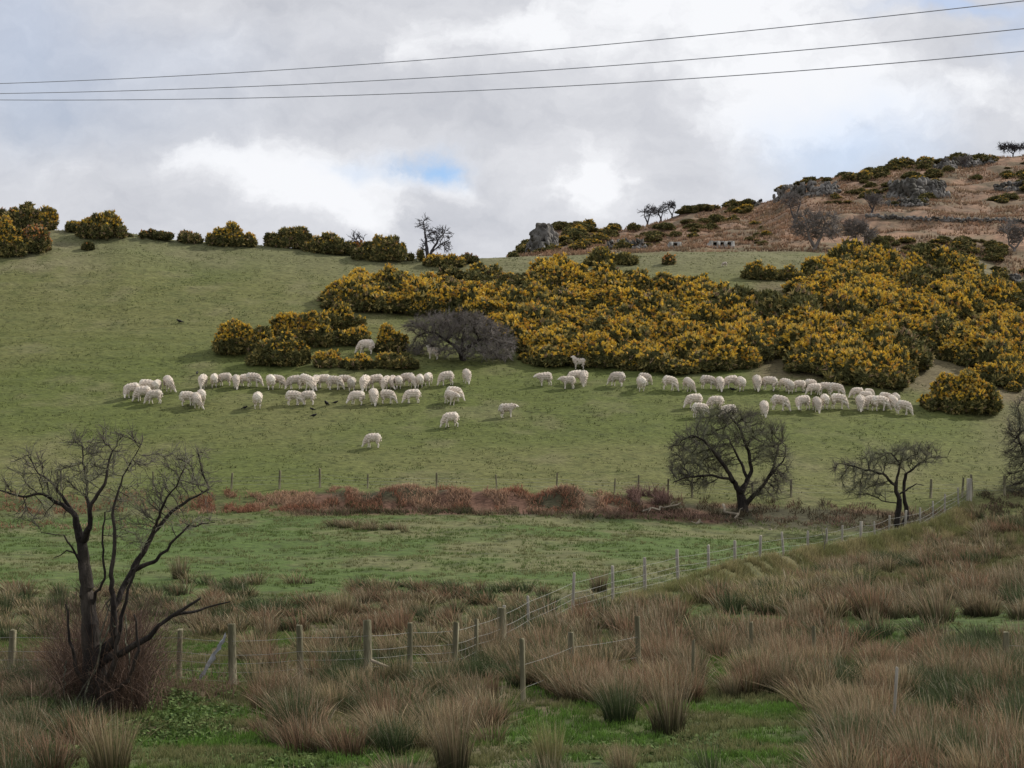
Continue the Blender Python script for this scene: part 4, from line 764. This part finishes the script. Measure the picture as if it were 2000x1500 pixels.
# ------------------------------------------------------------------ fences
def postmesh(w, h, r, sq=True):
    n = 4 if sq else 8; an = np.arange(n)*2*np.pi/n+(np.pi/4 if sq else 0); rw = w*(.72 if sq else .55); V = []
    for z, k in ((-.3, 1.05), (h*.5, 1.0), (h-.02, .97), (h, .88)):
        V += [[rw*k*math.cos(q)+r.normal(0, .003), rw*k*math.sin(q)+r.normal(0, .003), z] for q in an]
    V = np.array(V); V[-n:, 2] += r.normal(0, .012, n); T = []
    for l in range(3):
        for i in range(n): j = (i+1) % n; T += [[l*n+i, l*n+j, (l+1)*n+j], [l*n+i, (l+1)*n+j, (l+1)*n+i]]
    for i in range(1, n-1): T.append([3*n, 3*n+i, 3*n+i+1])
    return V, np.array(T)
def fence(label, posts, mt, netting=True, hs=(.12, .30, .48, .66, .95), wr=.0045, seed=1, sq=True, group=None, gap=.28, skip=()):
    """posts: (u, base row, D or None, height, width)"""
    r = np.random.default_rng(seed); pos = []
    for (u, v, D, h, w) in posts: pos.append(atD(u, D) if D else onimg(u, v, 20))
    root = empty('wire_fence', pos[0], label, 'fence', group); R0 = pos[0]
    for p, (u, v, D, h, w) in zip(pos, posts):
        V, T = postmesh(w*1.12, h, r, sq); o = mesh('post', V, T, M[mt], root); o.location = p-R0; o.rotation_euler = (r.normal(0, .025), r.normal(0, .035), r.uniform(-.3, .3))
    for k, h in enumerate(hs):
        A, B = [], []
        for i in range(len(pos)-1):
            if i in skip: continue
            a = pos[i]+Vector((0, -.05, h*min(1, posts[i][3]/1.1))); c_ = pos[i+1]+Vector((0, -.05, h*min(1, posts[i+1][3]/1.1))); n = 6
            pts = [a.lerp(c_, q/n)-Vector((0, 0, .018*math.sin(math.pi*q/n)*(1+.3*(k % 2)))) for q in range(n+1)]
            for q in range(n): A.append(pts[q]-R0); B.append(pts[q+1]-R0)
        A, B = np.array(A), np.array(B); V, T = tubes(A, B, np.full(len(A), wr), np.full(len(A), wr), None, 4); mesh('wire', V, T, M['wire'], root)
    if netting:
        A, B = [], []
        for i in range(len(pos)-1):
            if i in skip: continue
            n = max(2, int((pos[i+1]-pos[i]).length/gap))
            for q in range(1, n): p = pos[i].lerp(pos[i+1], q/n)-R0; A.append(p+Vector((0, -.05, hs[0]-.03))); B.append(p+Vector((0, -.05, hs[-2])))
        A, B = np.array(A), np.array(B); V, T = tubes(A, B, np.full(len(A), wr*.7), np.full(len(A), wr*.7), None, 3); mesh('netting', V, T, M['wire'], root)
    return root
fence('near wire fence on dark mossy wooden posts crossing the left half of the marsh', [(-90, 0, 36, 1.15, .09), (20, 0, 36.2, 1.1, .10), (350, 0, 36.4, 1.12, .10), (455, 0, 35.8, 1.3, .14), (588, 0, 36.2, 1.2, .11), (719, 0, 36.4, 1.28, .14), (801, 0, 37.4, 1.15, .10), (887, 0, 38.2, 1.15, .09), (930, 0, 40, 1.05, .07), (980, 0, 41.5, 1.15, .17)], 'wood', seed=3, wr=.0038)
fence('diagonal wire fence on thin pale posts climbing right beside the marsh', [(988, 0, 42.2, 1.15, .07), (1033, 0, 44.5, 1.1, .06), (1118, 0, 49.5, 1.25, .07), (1197, 0, 52.5, 1.15, .065), (1260, 0, 54.5, 1.2, .075), (1325, 0, 57, 1.2, .08), (1384, 0, 59.3, 1.2, .075), (1435, 0, 61.5, 1.2, .075), (1483, 0, 63.5, 1.2, .075), (1532, 0, 66, 1.2, .07), (1577, 0, 68.5, 1.2, .075), (1614, 0, 70.3, 1.15, .065), (1644, 0, 71.8, 1.15, .06), (1680, 0, 73.4, 1.15, .08), (1709, 0, 75, 1.0, .06), (1736, 0, 76.5, 1.1, .07), (1767, 0, 78, 1.2, .09), (1797, 0, 80, 1.2, .075), (1823, 0, 82, 1.15, .07), (1845, 0, 83.5, 1.1, .07), (1872, 0, 85, 1.0, .07), (1893, 0, 86.5, 1.1, .18)], 'palewood', seed=4, wr=.0045, gap=.5)
fence('far wire fence of thin posts along the bottom of the sheep pasture', [(-60, 0, 85, .9, .07), (120, 0, 85, .9, .07), (300, 0, 85, .9, .07), (452, 0, 85, .8, .07), (546, 0, 85, .9, .08), (625, 0, 85, .95, .08), (718, 0, 85, .7, .07), (853, 0, 85, .8, .08), (970, 0, 85, .75, .06), (1087, 0, 85, .9, .06), (1200, 0, 85, .75, .06), (1247, 0, 85, .95, .07), (1305, 0, 85, .85, .07), (1352, 0, 85, .9, .08), (1470, 0, 85.2, .8, .07), (1545, 0, 85.5, .9, .1), (1680, 0, 86, .8, .07), (1818, 0, 86.6, .95, .09), (1879, 0, 87, 1.0, .09), (1899, 0, 87.2, 1.1, .08), (1962, 0, 87.6, 1.0, .10), (2060, 0, 88, 1.0, .09)], 'wood', netting=False, hs=(.3, .55, .75), seed=5, wr=.004)
fence('broken near fence of scattered stakes sunk in the rushes at right', [(1022, 0, 33.5, 1.25, .08), (1118, 0, 36.5, 1.0, .10), (1247, 0, 38.2, 1.2, .10), (1352, 0, 35.5, 1.0, .05), (1466, 0, 41, .9, .07), (1591, 0, 38.5, 1.05, .07), (1964, 0, 38.0, .9, .12), (2080, 0, 38, .9, .1)], 'wood', netting=False, hs=(.3, .75), seed=6, wr=.003, skip=(2, 3, 4, 5))
p = onimg(1743, 1440, 20); V, T = postmesh(.045, 1.2, rng); o = mesh('stake', V, T, M['palewood'], loc=p); o.rotation_euler = (0, .07, 0); tag(o, 'thin pale leaning stake standing alone in the rushes at lower right', 'stake')
def pole(name, P0, P1, r0, r1, m, label, cat, wob=.03, n=8, seed=1, forks=()):
    rr = np.random.default_rng(seed); P0 = np.array(P0[:]); P1 = np.array(P1[:]); pts = [P0+(P1-P0)*k/n+rr.normal(0, wob, 3)*(0 < k < n) for k in range(n+1)]; A, B = pts[:-1], pts[1:]; R = list(np.linspace(r0, r1, n+1)); ra, rb = R[:-1], R[1:]
    for (k, dx, dy, dz) in forks:
        q = pts[k]; e1 = q+np.array((dx, dy, dz))*.5+rr.normal(0, wob, 3); e2 = q+np.array((dx, dy, dz)); A += [q, e1]; B += [e1, e2]; ra += [R[k]*.6, R[k]*.45]; rb += [R[k]*.45, R[k]*.2]
    A = np.array(A)-P0; B = np.array(B)-P0; V, T = tubes(A, B, np.array(ra), np.array(rb), None, 7)
    return tag(mesh(name, V, T, M[m], loc=P0), label, cat)
b = atD(722, 36.2); s = b.y/F
pole('brace_rail', (b.x+.03, b.y-.1, ZC+(VH-1288)*s), ((812-U0)*s, b.y+.1, ZC+(VH-1328)*s), .035, .03, 'deadwood', 'grey wooden brace rail slanting down from the tall near-fence post', 'rail', wob=.006)
def img3(u, v, D): return ((u-U0)*D/F, D, ZC+(VH-v)*D/F)
pole('fallen_branch', img3(1412, 985, 82.2), img3(1458, 1033, 81.2), .07, .03, 'deadwood', 'bleached curved fallen branch in front of the broad hawthorn', 'branch', wob=.10, seed=3, forks=((3, .2, 0, .3), (5, .3, .1, .05)))
pole('fallen_branch', img3(1480, 1032, 80.5), img3(1545, 1052, 79), .06, .02, 'deadwood', 'pale dead branch lying on the meadow right of the broad hawthorn', 'branch', wob=.10, seed=4, forks=((3, .4, 0, .2), (5, .5, .1, .12)))
pole('fallen_branch', img3(1255, 998, 82), img3(1330, 982, 82.5), .05, .03, 'deadwood', 'thin broken branch lying on the bramble mound left of the broad hawthorn', 'branch', wob=.08, seed=5, forks=((2, -.2, 0, -.3), (6, .3, 0, .25)))
pole('tree_stump', img3(1360, 1030, 80.5), img3(1368, 1014, 80.5), .10, .05, 'deadwood', 'small pinkish broken stump on the meadow below the hawthorn', 'stump', wob=.03, seed=6, n=3, forks=((1, -.3, 0, .12), (2, .2, 0, -.2)))
# torn plastic sheet hanging in the wires
n = 14; V = []; rp = np.random.default_rng(5)
for k in range(n+1):
    t = k/n; u = 443+(392-443)*t+rp.normal(0, 1.5); v = 1238+(1326-1238)*t; w = (2+5*math.sin(t*3.1)**2)*(.3 if .35 < t < .5 else 1)*rp.uniform(.6, 1.2)
    for q in range(4): x, y, z = img3(u+(q-1.5)/1.5*w*.6, v+(q-1.5)*2.2, 35.75); V.append((x, y-.05+.03*math.sin(q*2+k), z))
T = [];
for k in range(n):
    for q in range(3): i = k*4+q; T += [[i, i+1, i+5], [i, i+5, i+4]]
V = np.array(V); b0 = V[-1].copy(); o = tag(mesh('plastic_sheet', V-b0, np.array(T), M['plastic'], loc=b0), 'torn whitish blue plastic strip caught in the near fence wires', 'plastic'); sm = o.modifiers.new('thickness', 'SOLIDIFY'); sm.thickness = .006
# leafy green nettles and ivy at lower left
def leafpatch(spots, seed, label):
    r = np.random.default_rng(seed); PV = []
    for (u, v, ru, rv, n, h) in spots:
        for i in range(n):
            a = r.random()*6.28; q = math.sqrt(r.random()); p = onimg(u+ru*q*math.cos(a), v+rv*q*math.sin(a)); PV.append((p.x, p.y, p.z+r.random()*h*(1-q*.6)))
    P_ = np.array(PV); n = len(P_); d = r.normal(0, 1, (n, 3)); d[:, 2] = abs(d[:, 2])*.5; d /= np.linalg.norm(d, axis=1, keepdims=True); s = np.cross(d, r.normal(0, 1, (n, 3))+np.array([0, 0, 1.5])); s /= np.linalg.norm(s, axis=1, keepdims=True); l = (.03+.04*r.random(n))[:, None]
    V = np.stack([P_-d*l, P_-s*l*.55, P_+s*l*.55, P_+d*l], 1).reshape(-1, 3); T = (np.array([[0, 1, 2], [1, 3, 2]])[None]+4*np.arange(n)[:, None, None]).reshape(-1, 3)
    k = r.random(n)[:, None]; cc = np.array((.05, .09, .025))*(1-k)+np.array((.16, .22, .07))*k
    return tag(mesh('ground_cover', V, T, M['leaf'], cols=np.repeat(cc, 4, 0)), label, 'weeds', kind='stuff')
leafpatch([(330, 1375, 60, 22, 900, .3), (380, 1395, 100, 30, 1500, .14), (470, 1350, 60, 16, 500, .12), (330, 1430, 130, 30, 1600, .12), (600, 1470, 160, 30, 2000, .08), (1250, 1460, 260, 25, 2200, .06)], 4, 'bright green leafy weeds right of the big tree foot')
leafpatch([(70, 1400, 75, 30, 4000, .35), (30, 1450, 90, 25, 2500, .2), (120, 1470, 70, 12, 900, .15)], 5, 'dark green leafy weeds at the bottom left of the big tree')
# ------------------------------------------------------------------ power lines
for lab, pts in (('upper power cable, the one rising furthest to the top right corner', [(-500, 172, 78), (0, 160, 72), (500, 141, 66), (850, 118, 62), (1300, 75, 56), (1640, 39, 52), (2000, 3, 48), (2500, -58, 43)]),
                 ('middle power cable of the three crossing the sky', [(-500, 184, 78), (0, 180, 72), (500, 170, 66), (1000, 143, 60), (1500, 103, 54), (2000, 55, 48), (2500, 0, 43)]),
                 ('lowest power cable of the three crossing the sky', [(-500, 186, 78), (0, 192, 72), (400, 194, 67), (850, 182, 62), (1300, 157, 56), (1640, 132, 52), (2000, 98, 48), (2500, 46, 43)])):
    us = np.linspace(-500, 2500, 61); A_ = np.array(pts, float); vs = np.interp(us, A_[:, 0], A_[:, 1]); 
    pf = np.polyfit(A_[:, 0]/1000, A_[:, 1], 3); vs = np.polyval(pf, us/1000); Ds = np.interp(us, A_[:, 0], A_[:, 2])
    P_ = np.array([img3(*q) for q in zip(us, vs, Ds)]); b0 = P_[30].copy(); P_ = P_-b0; V, T = tubes(P_[:-1], P_[1:], np.full(60, .014), np.full(60, .014), None, 6); tag(mesh('power_line', V, T, M['cable'], loc=b0), lab, 'cable', 'power cables crossing the sky')
# ------------------------------------------------------------------ sheep
def shape(parts, vox, smooth=6, name='tmp'):
    """union of ellipsoids and tapered limbs fused into one continuous skin"""
    bm = bmesh.new()
    for p in parts:
        if p[0] == 'e':
            _, c_, rd, rot = p; mt_ = Matrix.Translation(c_) @ Matrix.Rotation(rot, 4, 'Y') @ Matrix.Diagonal((*rd, 1)); bmesh.ops.create_icosphere(bm, subdivisions=3, radius=1, matrix=mt_)
        else:
            _, a, b_, ra, rb = p; a = Vector(a); b_ = Vector(b_); k = 7
            for i in range(k+1): t = i/k; q = a.lerp(b_, t); bmesh.ops.create_icosphere(bm, subdivisions=2, radius=ra+(rb-ra)*t, matrix=Matrix.Translation(q))
    me = bpy.data.meshes.new(name); bm.to_mesh(me); bm.free(); o = bpy.data.objects.new(name, me); COL.objects.link(o)
    m1 = o.modifiers.new('r', 'REMESH'); m1.mode = 'VOXEL'; m1.voxel_size = vox; m2 = o.modifiers.new('s', 'SMOOTH'); m2.iterations = smooth; m2.factor = .5
    dg = bpy.context.evaluated_depsgraph_get(); out = bpy.data.meshes.new_from_object(o.evaluated_get(dg)); bpy.data.objects.remove(o); return out
def sheep_mesh(pose, seed):
    r = random.Random(seed); st = {'graze': (.05, -.04), 'walk': (.10, -.09), 'turn': (.03, .02), 'up': (.0, .01), 'level': (.04, -.03)}[pose]
    P_ = [('e', (0, 0, .59), (.43, .245, .235), 0), ('e', (-.22, 0, .60), (.25, .25, .245), 0), ('e', (.22, 0, .58), (.24, .23, .235), 0), ('e', (-.02, 0, .65), (.36, .19, .19), 0), ('c', (-.47, 0, .60), (-.50, 0, .42), .045, .03)]
    for sx, sy in ((-1, -1), (-1, 1), (1, -1), (1, 1)):
        off = st[0]*sy*sx*.9; x = .27*sx
        if sx < 0: P_ += [('c', (x-.03, .12*sy, .42), (x+.05+off*.3, .125*sy, .29), .115, .062), ('c', (x+.05+off*.3, .125*sy, .29), (x-.06+off, .12*sy, .20), .055, .038), ('c', (x-.06+off, .12*sy, .20), (x-.03+off, .12*sy, .03), .036, .030)]
        else: P_ += [('c', (x, .11*sy, .42), (x+.01+off*.5, .11*sy, .22), .10, .045), ('c', (x+.01+off*.5, .11*sy, .22), (x+off, .11*sy, .03), .040, .030)]
        P_ += [('c', (x+(-.03 if sx < 0 else 0)+off+.012, (.12 if sx < 0 else .11)*sy, .02), (x+(-.03 if sx < 0 else 0)+off+.02, (.12 if sx < 0 else .11)*sy, .015), .033, .033)]
    if pose in ('graze', 'walk'): n0, n1, h0, h1 = (.36, 0, .56), (.58, 0, .30), (.61, 0, .24), (.72, 0, .07)
    elif pose == 'turn': n0, n1, h0, h1 = (.36, 0, .56), (.52, .17, .30), (.54, .22, .24), (.60, .34, .07)
    elif pose == 'level': n0, n1, h0, h1 = (.36, 0, .62), (.60, .02, .66), (.66, .03, .68), (.83, .06, .60)
    else: n0, n1, h0, h1 = (.33, 0, .64), (.47, 0, .86), (.50, 0, .90), (.67, 0, .85)
    P_ += [('c', n0, n1, .21, .125), ('c', h0, h1, .082, .045)]
    hd = Vector(h1)-Vector(h0); sd_ = Vector((0, 0, 1)).cross(hd).normalized() if abs(hd.z) < .3 else Vector((-hd.y, hd.x, 0)).normalized() if hd.xy.length > .05 else Vector((0, 1, 0))
    for q in (-1, 1): a_ = Vector(h0)+sd_*.06*q; P_.append(('c', a_, a_+sd_*.085*q-hd.normalized()*.02, .024, .014))
    me = shape(P_, .021, 5, 'sheep')
    n = len(me.vertices); co = np.zeros(n*3); me.vertices.foreach_get('co', co); co = co.reshape(-1, 3); no = np.zeros(n*3); me.vertices.foreach_get('normal', no); no = no.reshape(-1, 3)
    h0v = np.array(h0); hdv = np.array(hd.normalized()); face = ((co-h0v)@hdv > -.01) & (np.linalg.norm(co-h0v, axis=1) < .34) & (co[:, 0] > .4 if pose != 'up' else co[:, 2] > .7); leg = co[:, 2] < .27
    wool = 1-np.clip(face*1.+(leg & ~face)*1., 0, 1); lump = .020*(np.sin(co[:, 0]*31+seed)*np.sin(co[:, 1]*33+2)*np.sin(co[:, 2]*29))+.012*np.sin(co[:, [1]]*61+co[:, [2]]*47)[:, 0]
    co = co+no*(lump*wool)[:, None]; me.vertices.foreach_set('co', co.ravel())
    me.materials.clear(); [me.materials.append(M[k]) for k in ('wool', 'skin', 'hoof')]
    fc = np.array([p.center[:] for p in me.polygons]); fi = ((fc-h0v)@hdv > 0) & (np.linalg.norm(fc-h0v, axis=1) < .34) & (fc[:, 0] > .4 if pose != 'up' else fc[:, 2] > .7)
    mi = np.where(fi | (fc[:, 2] < .25), 1, 0); nose = np.linalg.norm(fc-(np.array(h1)+hdv*.045), axis=1) < .03; mi = np.where(nose | (fc[:, 2] < .03), 2, mi)
    me.polygons.foreach_set('material_index', mi.astype(np.int32)); me.polygons.foreach_set('use_smooth', np.ones(len(fc), bool)); me.update(); return me
SM = {k: sheep_mesh(k, i+1) for i, k in enumerate(('graze', 'walk', 'turn', 'up', 'level'))}
Rr, Ll, BK, FR = 0, 180, 90, 270
flock = [ # u, foot row, height px, heading (0 right, 90 away, 180 left, 270 towards us), pose, label
 (261, 777, 27, 200, 'turn', 'leftmost sheep of the whole flock, grazing at the left end of its huddle'),
 (287, 770, 27, 10, 'graze', 'long-bodied sheep at the back of the far left huddle, seen side on'),
 (308, 768, 25, 80, 'graze', 'sheep seen from behind at the right of the long-bodied one in the far left huddle'),
 (327, 763, 27, 300, 'turn', 'sheep standing just off the upper right of the far left huddle'),
 (281, 784, 28, 185, 'graze', 'sheep facing left in front of the far left huddle'),
 (303, 789, 26, 175, 'walk', 'lowest sheep of the far left huddle, at its front right corner'),
 (366, 793, 27, 355, 'graze', 'left sheep of the trio below the upper row, side on facing right'),
 (383, 795, 26, 290, 'turn', 'middle sheep of the trio below the upper row, facing the camera'),
 (393, 790, 28, 100, 'graze', 'right sheep of the trio below the upper row, seen from behind'),
 (397, 758, 25, 265, 'graze', 'pale sheep at the left end of the long upper row, head down towards us'),
 (419, 755, 24, 95, 'graze', 'sheep seen from behind, second from the left in the long upper row'),
 (440, 754, 24, 178, 'graze', 'side-on sheep, third from the left in the long upper row'),
 (461, 757, 23, 280, 'graze', 'front-on sheep, fourth from the left in the long upper row'),
 (480, 755, 23, 182, 'walk', 'sheep facing left overlapped by a bigger one, fifth in the long upper row'),
 (494, 756, 26, 5, 'graze', 'large sheep facing right, sixth from the left in the long upper row'),
 (528, 760, 27, 105, 'graze', 'sheep seen from behind at left of a close pair in the upper row'),
 (541, 758, 24, 350, 'graze', 'right sheep of the close pair, head down to the right'),
 (504, 796, 29, 92, 'graze', 'lone sheep seen from behind below the upper row, between the trio and the lower pair'),
 (573, 792, 27, 0, 'graze', 'left sheep of the lower pair, facing right'),
 (602, 791, 26, 180, 'graze', 'right sheep of the lower pair, facing left towards its partner'),
 (577, 760, 25, 190, 'graze', 'sheep facing left at the left end of the dense middle group'),
 (594, 762, 29, 330, 'graze', 'tall-backed sheep, second in the dense middle group'),
 (618, 760, 25, 250, 'turn', 'front-on sheep, third in the dense middle group'),
 (632, 758, 25, 175, 'graze', 'side-on sheep half hidden, fourth in the dense middle group'),
 (653, 762, 26, 2, 'graze', 'large side-on sheep facing right at the front of the dense middle group'),
 (674, 757, 23, 10, 'walk', 'greyish sheep behind, second from the right end of the dense middle group'),
 (688, 762, 24, 85, 'graze', 'sheep seen from behind at the right end of the dense middle group'),
 (714, 762, 27, 260, 'graze', 'first sheep of the packed line right of the middle group'),
 (736, 758, 25, 185, 'graze', 'broad side-on sheep, second in the packed line'),
 (757, 760, 24, 240, 'graze', 'third sheep of the packed line, front on'),
 (768, 757, 22, 255, 'turn', 'narrow sheep squeezed in fourth place of the packed line'),
 (778, 758, 23, 95, 'graze', 'fifth sheep of the packed line, seen from behind'),
 (796, 754, 24, 178, 'graze', 'high-backed side-on sheep, sixth in the packed line'),
 (804, 756, 22, 300, 'graze', 'seventh sheep of the packed line, against the flank of the high-backed one'),
 (820, 756, 24, 92, 'graze', 'eighth sheep of the packed line, seen from behind'),
 (838, 752, 23, 75, 'graze', 'last sheep at the right end of the packed line'),
 (874, 753, 26, 190, 'graze', 'sheep grazing to the left between the packed line and the single front-on sheep'),
 (911, 748, 25, 285, 'graze', 'single front-on sheep at the right end of the upper left rows'),
 (697, 791, 26, 170, 'turn', 'left sheep of the lower trio under the packed line'),
 (729, 788, 27, 285, 'graze', 'narrow middle sheep of the lower trio under the packed line'),
 (756, 789, 26, 0, 'graze', 'right sheep of the lower trio, grazing to the right'),
 (807, 788, 26, 185, 'graze', 'lone sheep grazing left just right of the lower trio'),
 (886, 785, 28, 355, 'graze', 'rear sheep of the overlapping pair, neck curving down right'),
 (877, 790, 26, 320, 'level', 'front sheep of the overlapping pair below the upper row'),
 (882, 835, 28, 184, 'walk', 'lone sheep grazing left below the overlapping pair'),
 (729, 875, 27, 181, 'graze', 'lowest sheep in the field, alone and side on facing left'),
 (1131, 722, 26, 181, 'up', 'sheep standing alert with raised head at the foot of the yellow gorse'),
 (1066, 754, 25, 195, 'level', 'sheep with head raised to the left, leftmost right of the gap in the flock'),
 (1111, 760, 24, 182, 'level', 'sheep with outstretched neck facing left in front of two others'),
 (1126, 749, 24, 178, 'graze', 'side-on sheep behind the one with the outstretched neck'),
 (1141, 751, 25, 265, 'graze', 'front-on sheep right behind the one with the outstretched neck'),
 (1205, 755, 27, 150, 'graze', 'lone round-rumped sheep between two small groups in the upper right row'),
 (1258, 752, 22, 350, 'turn', 'rear sheep of the next overlapping pair, head to the right'),
 (1251, 762, 26, 95, 'graze', 'front sheep of that pair, seen from behind'),
 (990, 816, 26, 2, 'level', 'lone sheep facing right in the open middle of the field'),
 (1305, 762, 26, 352, 'graze', 'plump sheep grazing right, first of the evenly spaced upper right row'),
 (1341, 763, 24, 300, 'turn', 'small front-on sheep, second of the evenly spaced upper right row'),
 (1381, 760, 25, 3, 'graze', 'long side-on sheep touching a front-on one'),
 (1405, 762, 24, 275, 'graze', 'front-on sheep touching the long side-on one'),
 (1430, 759, 24, 190, 'graze', 'left sheep of a pair above the broad hawthorn'),
 (1445, 762, 25, 100, 'graze', 'right sheep of the pair above the broad hawthorn, seen from behind'),
 (1478, 761, 26, 268, 'graze', 'upright-looking front-on sheep before the final long row'),
 (1501, 763, 26, 160, 'graze', 'sheep turned partly away beside the upright-looking one'),
 (1357, 798, 27, 190, 'graze', 'left sheep of the two standing above the hawthorn crown'),
 (1398, 802, 27, 175, 'walk', 'right sheep of the two standing above the hawthorn crown'),
 (1366, 816, 27, 10, 'graze', 'sheep half hidden by the top twigs of the broad hawthorn, at left'),
 (1424, 818, 26, 170, 'graze', 'sheep half hidden by the top twigs of the broad hawthorn, at right'),
 (1492, 811, 26, 272, 'graze', 'front-on sheep right of the broad hawthorn'),
 (1520, 802, 28, 356, 'graze', 'sheep grazing right beside the front-on one near the hawthorn'),
 (1531, 763, 23, 130, 'graze', 'first sheep of the final long row at right'),
 (1542, 767, 23, 92, 'graze', 'second sheep of the final long row, seen from behind'),
 (1561, 766, 22, 178, 'graze', 'third sheep of the final long row, side on'),
 (1583, 764, 22, 30, 'graze', 'sheep standing behind, fourth in the final long row'),
 (1591, 772, 22, 186, 'graze', 'sheep facing left in front, fifth in the final long row'),
 (1611, 770, 22, 172, 'graze', 'sixth sheep of the final long row, side on'),
 (1630, 774, 24, 350, 'graze', 'last sheep of the final long row, neck curving down right'),
 (1570, 801, 27, 200, 'turn', 'left sheep of the lower right trio'),
 (1594, 803, 26, 275, 'graze', 'front-on middle sheep of the lower right trio'),
 (1610, 798, 27, 88, 'graze', 'right sheep of the lower right trio, seen from behind'),
 (1636, 799, 28, 354, 'graze', 'big pale sheep grazing right next to the lower right trio'),
 (1674, 779, 21, 184, 'graze', 'sheep at the upper left of the crowded knot by the lone gorse bush'),
 (1697, 777, 17, 10, 'graze', 'sheep whose back only shows at the top of the crowded knot'),
 (1690, 786, 21, 175, 'graze', 'sheep in the middle of the crowded knot, behind two others'),
 (1680, 801, 27, 260, 'graze', 'lower left front-on sheep of the crowded knot'),
 (1701, 800, 26, 200, 'graze', 'sheep facing down left at the front of the crowded knot'),
 (1718, 803, 28, 4, 'walk', 'broad dirty sheep at the centre front of the crowded knot'),
 (1728, 790, 22, 0, 'graze', 'pale sheep at the back right of the crowded knot'),
 (1741, 800, 26, 285, 'graze', 'sheep at the right of the crowded knot, legs in deep shade'),
 (1748, 792, 23, 90, 'graze', 'sheep seen from behind at the right rear of the crowded knot'),
 (1762, 810, 26, 352, 'graze', 'rightmost sheep of the whole flock, grazing to the right'),
 (715, 692, 27, 165, 'graze', 'white sheep standing up among the gorse bushes on the slope'),
 (846, 702, 27, 172, 'up', 'sheep with raised head under the grey thorn bush'),
 (700, 500, 8, 180, 'graze', 'tiny distant sheep at the left of four below the skyline hedge'),
 (712, 501, 8, 0, 'graze', 'tiny distant sheep, second of four below the skyline hedge'),
 (723, 502, 8, 180, 'graze', 'tiny distant sheep, third of four below the skyline hedge'),
 (738, 503, 9, 20, 'graze', 'tiny distant sheep at the right of four below the skyline hedge'),
 (1416, 520, 8, 180, 'graze', 'tiny distant sheep alone on the grassy shelf')]
rs = random.Random(4)
for (u, v, hp, hd_, pose, lab) in flock:
    p = onimg(u, v, 86, 142); s = (hp*p.y/F)/(.80 if pose not in ('up',) else .97)
    o = bpy.data.objects.new('sheep', SM[pose]); COL.objects.link(o); a = math.radians(hd_+rs.uniform(-4, 4))
    f = Vector((math.cos(a), math.sin(a), 0)); e1 = p+f*.3; e2 = p-f*.3; f.z = max(-.4, min(.4, float(gz(e1.x, e1.y)-gz(e2.x, e2.y))/.6)); f.normalize()
    y_ = Vector((0, 0, 1)).cross(f).normalized(); z_ = f.cross(y_); m_ = Matrix((f, y_, z_)).transposed().to_4x4()
    w_ = rs.uniform(.94, 1.06); o.matrix_world = Matrix.Translation(p+Vector((0, 0, -.012))) @ m_ @ Matrix.Diagonal((s*rs.uniform(.86, .95), s*w_*1.05, s*1.04, 1))
    tag(o, lab, 'sheep', 'flock of pale sheep grazing the sloping pasture')
# ------------------------------------------------------------------ crows
cm = shape([('e', (0, 0, .17), (.17, .075, .08), -.25), ('e', (.15, 0, .25), (.055, .045, .045), 0), ('c', (.19, 0, .245), (.26, 0, .23), .02, .006), ('c', (-.1, 0, .15), (-.28, 0, .10), .05, .025), ('c', (.0, .03, .13), (.0, .035, .0), .014, .010), ('c', (.0, -.03, .13), (.0, -.035, .0), .014, .010), ('c', (.10, 0, .2), (.15, 0, .25), .06, .045)], .012, 2, 'crow')
cm.materials.clear(); cm.materials.append(M['crow'])
for (u, v, hp, hd_, lab) in ((351, 632, 8, 200, 'black crow alone on the upper left slope'), (385, 733, 8, 90, 'black crow above the left end of the upper row of sheep'), (478, 800, 7, 0, 'black crow on the grass left of the lone sheep seen from behind'), (610, 803, 7, 160, 'black crow below the lower pair of sheep, upper of two'), (613, 816, 8, 20, 'black crow below the lower pair of sheep, lower of two'),
                             (638, 794, 11, 250, 'upright black crow right of the lower pair of sheep'), (655, 790, 7, 0, 'small black crow furthest right of the crows below the middle group'), (1431, 765, 8, 180, 'black crow at the feet of the pair above the broad hawthorn')):
    p = onimg(u, v, 86, 142); o = bpy.data.objects.new('crow', cm); COL.objects.link(o); s = hp*p.y/F/.27; o.location = p; o.scale = (s, s, s); o.rotation_euler = (0, 0, math.radians(hd_)); tag(o, lab, 'crow', 'crows feeding among the sheep')
print('faces', sum(len(o.data.polygons) for o in bpy.data.objects if o.type == 'MESH'))
